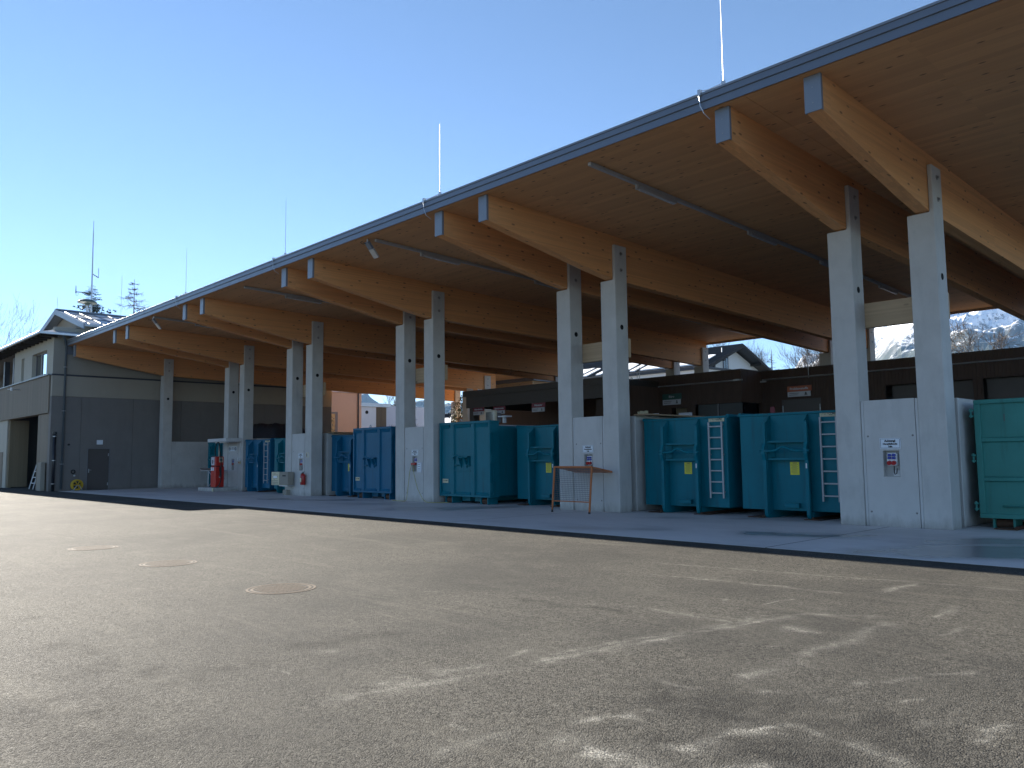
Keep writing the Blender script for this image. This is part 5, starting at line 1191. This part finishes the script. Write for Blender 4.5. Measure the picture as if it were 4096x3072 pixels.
def conifer(base, height, width, lab, group, seed, mat='needle', dens=1.0, start=.12, ex=.85):
    rnd = random.Random(seed); t = thing('conifer', lab, 'tree', base, group); B = Vector(base)
    MB().tube([B, B+Vector((0, 0, height*.6)), B+Vector((0, 0, height))], [height*.018, height*.01, .02], 6).build('trunk', 'bark', t)
    cr = MB(); nb = int(110*(1-start)*dens*1.3)
    for z in [start+(1-start)*rnd.random()**.85*.985 for _ in range(nb)]:
        L = width*(1-z)**ex*rnd.uniform(.55, 1.15)
        for k in range(2):
            a = rnd.uniform(0, 6.283); d = Vector((math.cos(a), math.sin(a), 0)); l = L*rnd.uniform(.6, 1.1)
            p = B+Vector((0, 0, height*z)); m_ = 7
            for i in range(1, m_+1):
                f = i/m_; q = p+d*l*f+Vector((0, 0, -l*.22*f+l*.16*f*f*(1 if z > .5 else .6)))
                for s in range(4):
                    o_ = Vector((rnd.uniform(-1, 1), rnd.uniform(-1, 1), rnd.uniform(-.9, .3)))*l*.13*(1.25-f*.6)
                    c0 = q+o_; u_ = Vector((rnd.uniform(-1, 1), rnd.uniform(-1, 1), rnd.uniform(-1, 1))).normalized()
                    w_ = u_*l*.055*rnd.uniform(.6, 1.4); e_ = d*l*.11*rnd.uniform(.3, 1)+Vector((0, 0, -l*.1*rnd.random()))
                    cr.add([c0-w_, c0+w_, c0+e_+w_*.3, c0+e_-w_*.3], [(0, 1, 2, 3)])
    cr.build('crown', mat, t)
    return t
G = 'trees behind the buildings'
conifer((-110, 12.9, 0), 24.3, 8.5, 'dark spruce rising behind the mast on the left roof', G, 2, start=.5, ex=.68, dens=2.0)
def larch(base, height, lab, seed):
    rnd = random.Random(seed); t = thing('larch_tree', lab, 'tree', base, G); B = Vector(base)
    MB().tube([B, B+Vector((.1, .1, height*.6)), B+Vector((0, 0, height))], [.3, .16, .02], 6).build('trunk', 'barkgrey', t)
    cr = MB(); z = .55
    while z < .99:
        for k in range(4):
            a = rnd.uniform(0, 6.283); l = (1-z)**.62*6.8*rnd.uniform(.5, 1.1)+.25; d = Vector((math.cos(a), math.sin(a), 0))
            p = B+Vector((0, 0, height*z)); pts = [p, p+d*l*.5+Vector((0, 0, -l*.1)), p+d*l+Vector((0, 0, l*.06))]
            cr.tube(pts, [.05, .035, .012], 3, False)
            for i in range(13):
                f = rnd.uniform(.2, 1); s = p+d*l*f+Vector((0, 0, -l*.08)); e = s+Vector((rnd.uniform(-1, 1), rnd.uniform(-1, 1), rnd.uniform(-.9, .45)))*l*.34
                cr.tube([s, s.lerp(e, .5)+Vector((0, 0, .06)), e], [.016, .013, .008], 3, False)
        z += rnd.uniform(.012, .03)
    cr.build('crown', 'barkgrey', t)
larch((-110, 18.0, 0), 25.6, 'bare larch right of the spruce behind the canopy edge', 5)
bare_tree('bare_tree', (-110, 3.0, 0), 21.0, 'bare broadleaf tree at the left picture edge above the eave', G, 21, .6, 5, 'barkgrey', .3)
bare_tree('bare_tree', (-56.5, 82, 0), 17.5, 'bare tree just right of the white gable', G, 31, .5, 6, 'barkgrey', .3)
bare_tree('bare_tree', (-48.0, 84, 0), 16.5, 'bare tree between white gable and nearest column', G, 33, .5, 6, 'bark', .3)
bare_tree('bare_tree', (-45.0, 78, 0), 15.5, 'bare tree immediately left of the nearest column', G, 37, .55, 6, 'bark', .3)
bare_tree('bare_tree', (-17.0, 46, 1.7), 9.3, 'gnarled bare tree in front of the snowy mountain', G, 43, .85, 6, 'bark', .25, 0, .05)
bare_tree('bare_tree', (-76, 36, 0), 8.2, 'bare tree between the two middle columns', G, 47, .55, 6, 'bark', .18)
bare_tree('bare_tree', (-74, 38, 0), 7.4, 'bare shrubby tree right of the middle column pair', G, 49, .55, 5, 'bark', .15)
bare_tree('bare_shrub', (-63.5, 27.5, 0), 5.2, 'bare pale shrub in front of the white building', G, 53, .7, 5, 'barkgrey', .1)
conifer((-53.0, 80, 0), 15.6, 4.0, 'grey-green conifer right of the white gable', G, 9)
for i, (x, y, h, lab) in enumerate(((-66, 82, 17, 'leftmost dark conifer between the second column pair'), (-69.5, 84, 19, 'middle dark conifer between the second column pair'), (-62.5, 80, 16, 'rightmost dark conifer between the second column pair'))): conifer((x, y, 0), h, 4.2, lab, G, 60+i)
def bush(base, rx, ry_, rz_, lab, seed, n=1500):
    rnd = random.Random(seed); t = thing('bush', lab, 'bush', base, 'bushes behind the hall'); B = Vector(base); mb = MB(); st = MB()
    for k in range(9):
        a = rnd.uniform(0, 6.28); st.tube([B, B+Vector((math.cos(a)*rx*.5, math.sin(a)*ry_*.5, rz_*rnd.uniform(.8, 1.5)))], [.04, .012], 4)
    for k in range(n):
        while True:
            p = Vector((rnd.uniform(-1, 1), rnd.uniform(-1, 1), rnd.uniform(-1, 1)))
            if .35 < p.length < 1: break
        c0 = B+Vector((p.x*rx, p.y*ry_, rz_+p.z*rz_)); u = Vector((rnd.uniform(-1, 1), rnd.uniform(-1, 1), rnd.uniform(-1, 1))).normalized()*.09; v = u.orthogonal().normalized()*.05
        mb.add([c0-u, c0-v, c0+u, c0+v], [(0, 1, 2, 3)])
    st.build('stems', 'bark', t); mb.build('foliage', 'leaf', t)
bush((-45.5, 22, 1.7), 3.6, 1.5, 2.6, 'grey-green bush above the board fence', 71, 3500)
bush((-36.5, 27, 1.7), 3.0, 1.6, 2.9, 'pale bush above the dark canopy beside the timber building', 73, 3000)

# ================================================================ HAZE
hz = MB().box(-6200, 2200, -200, 6200, -14, 1500).build('haze', MAT['white'], None)
hz['kind'] = 'stuff'; hz['label'] = 'thin bluish winter haze in front of the mountains'; hz['category'] = 'haze'
hm = bpy.data.materials.new('haze_air'); hm.use_nodes = True; n = hm.node_tree; n.nodes.clear()
o_ = n.nodes.new('ShaderNodeOutputMaterial'); pv = n.nodes.new('ShaderNodeVolumePrincipled')
pv.inputs['Color'].default_value = (.34, .60, 1.0, 1); pv.inputs['Density'].default_value = .000045; pv.inputs['Anisotropy'].default_value = .1
n.links.new(pv.outputs[0], o_.inputs['Volume']); hz.data.materials.clear(); hz.data.materials.append(hm)
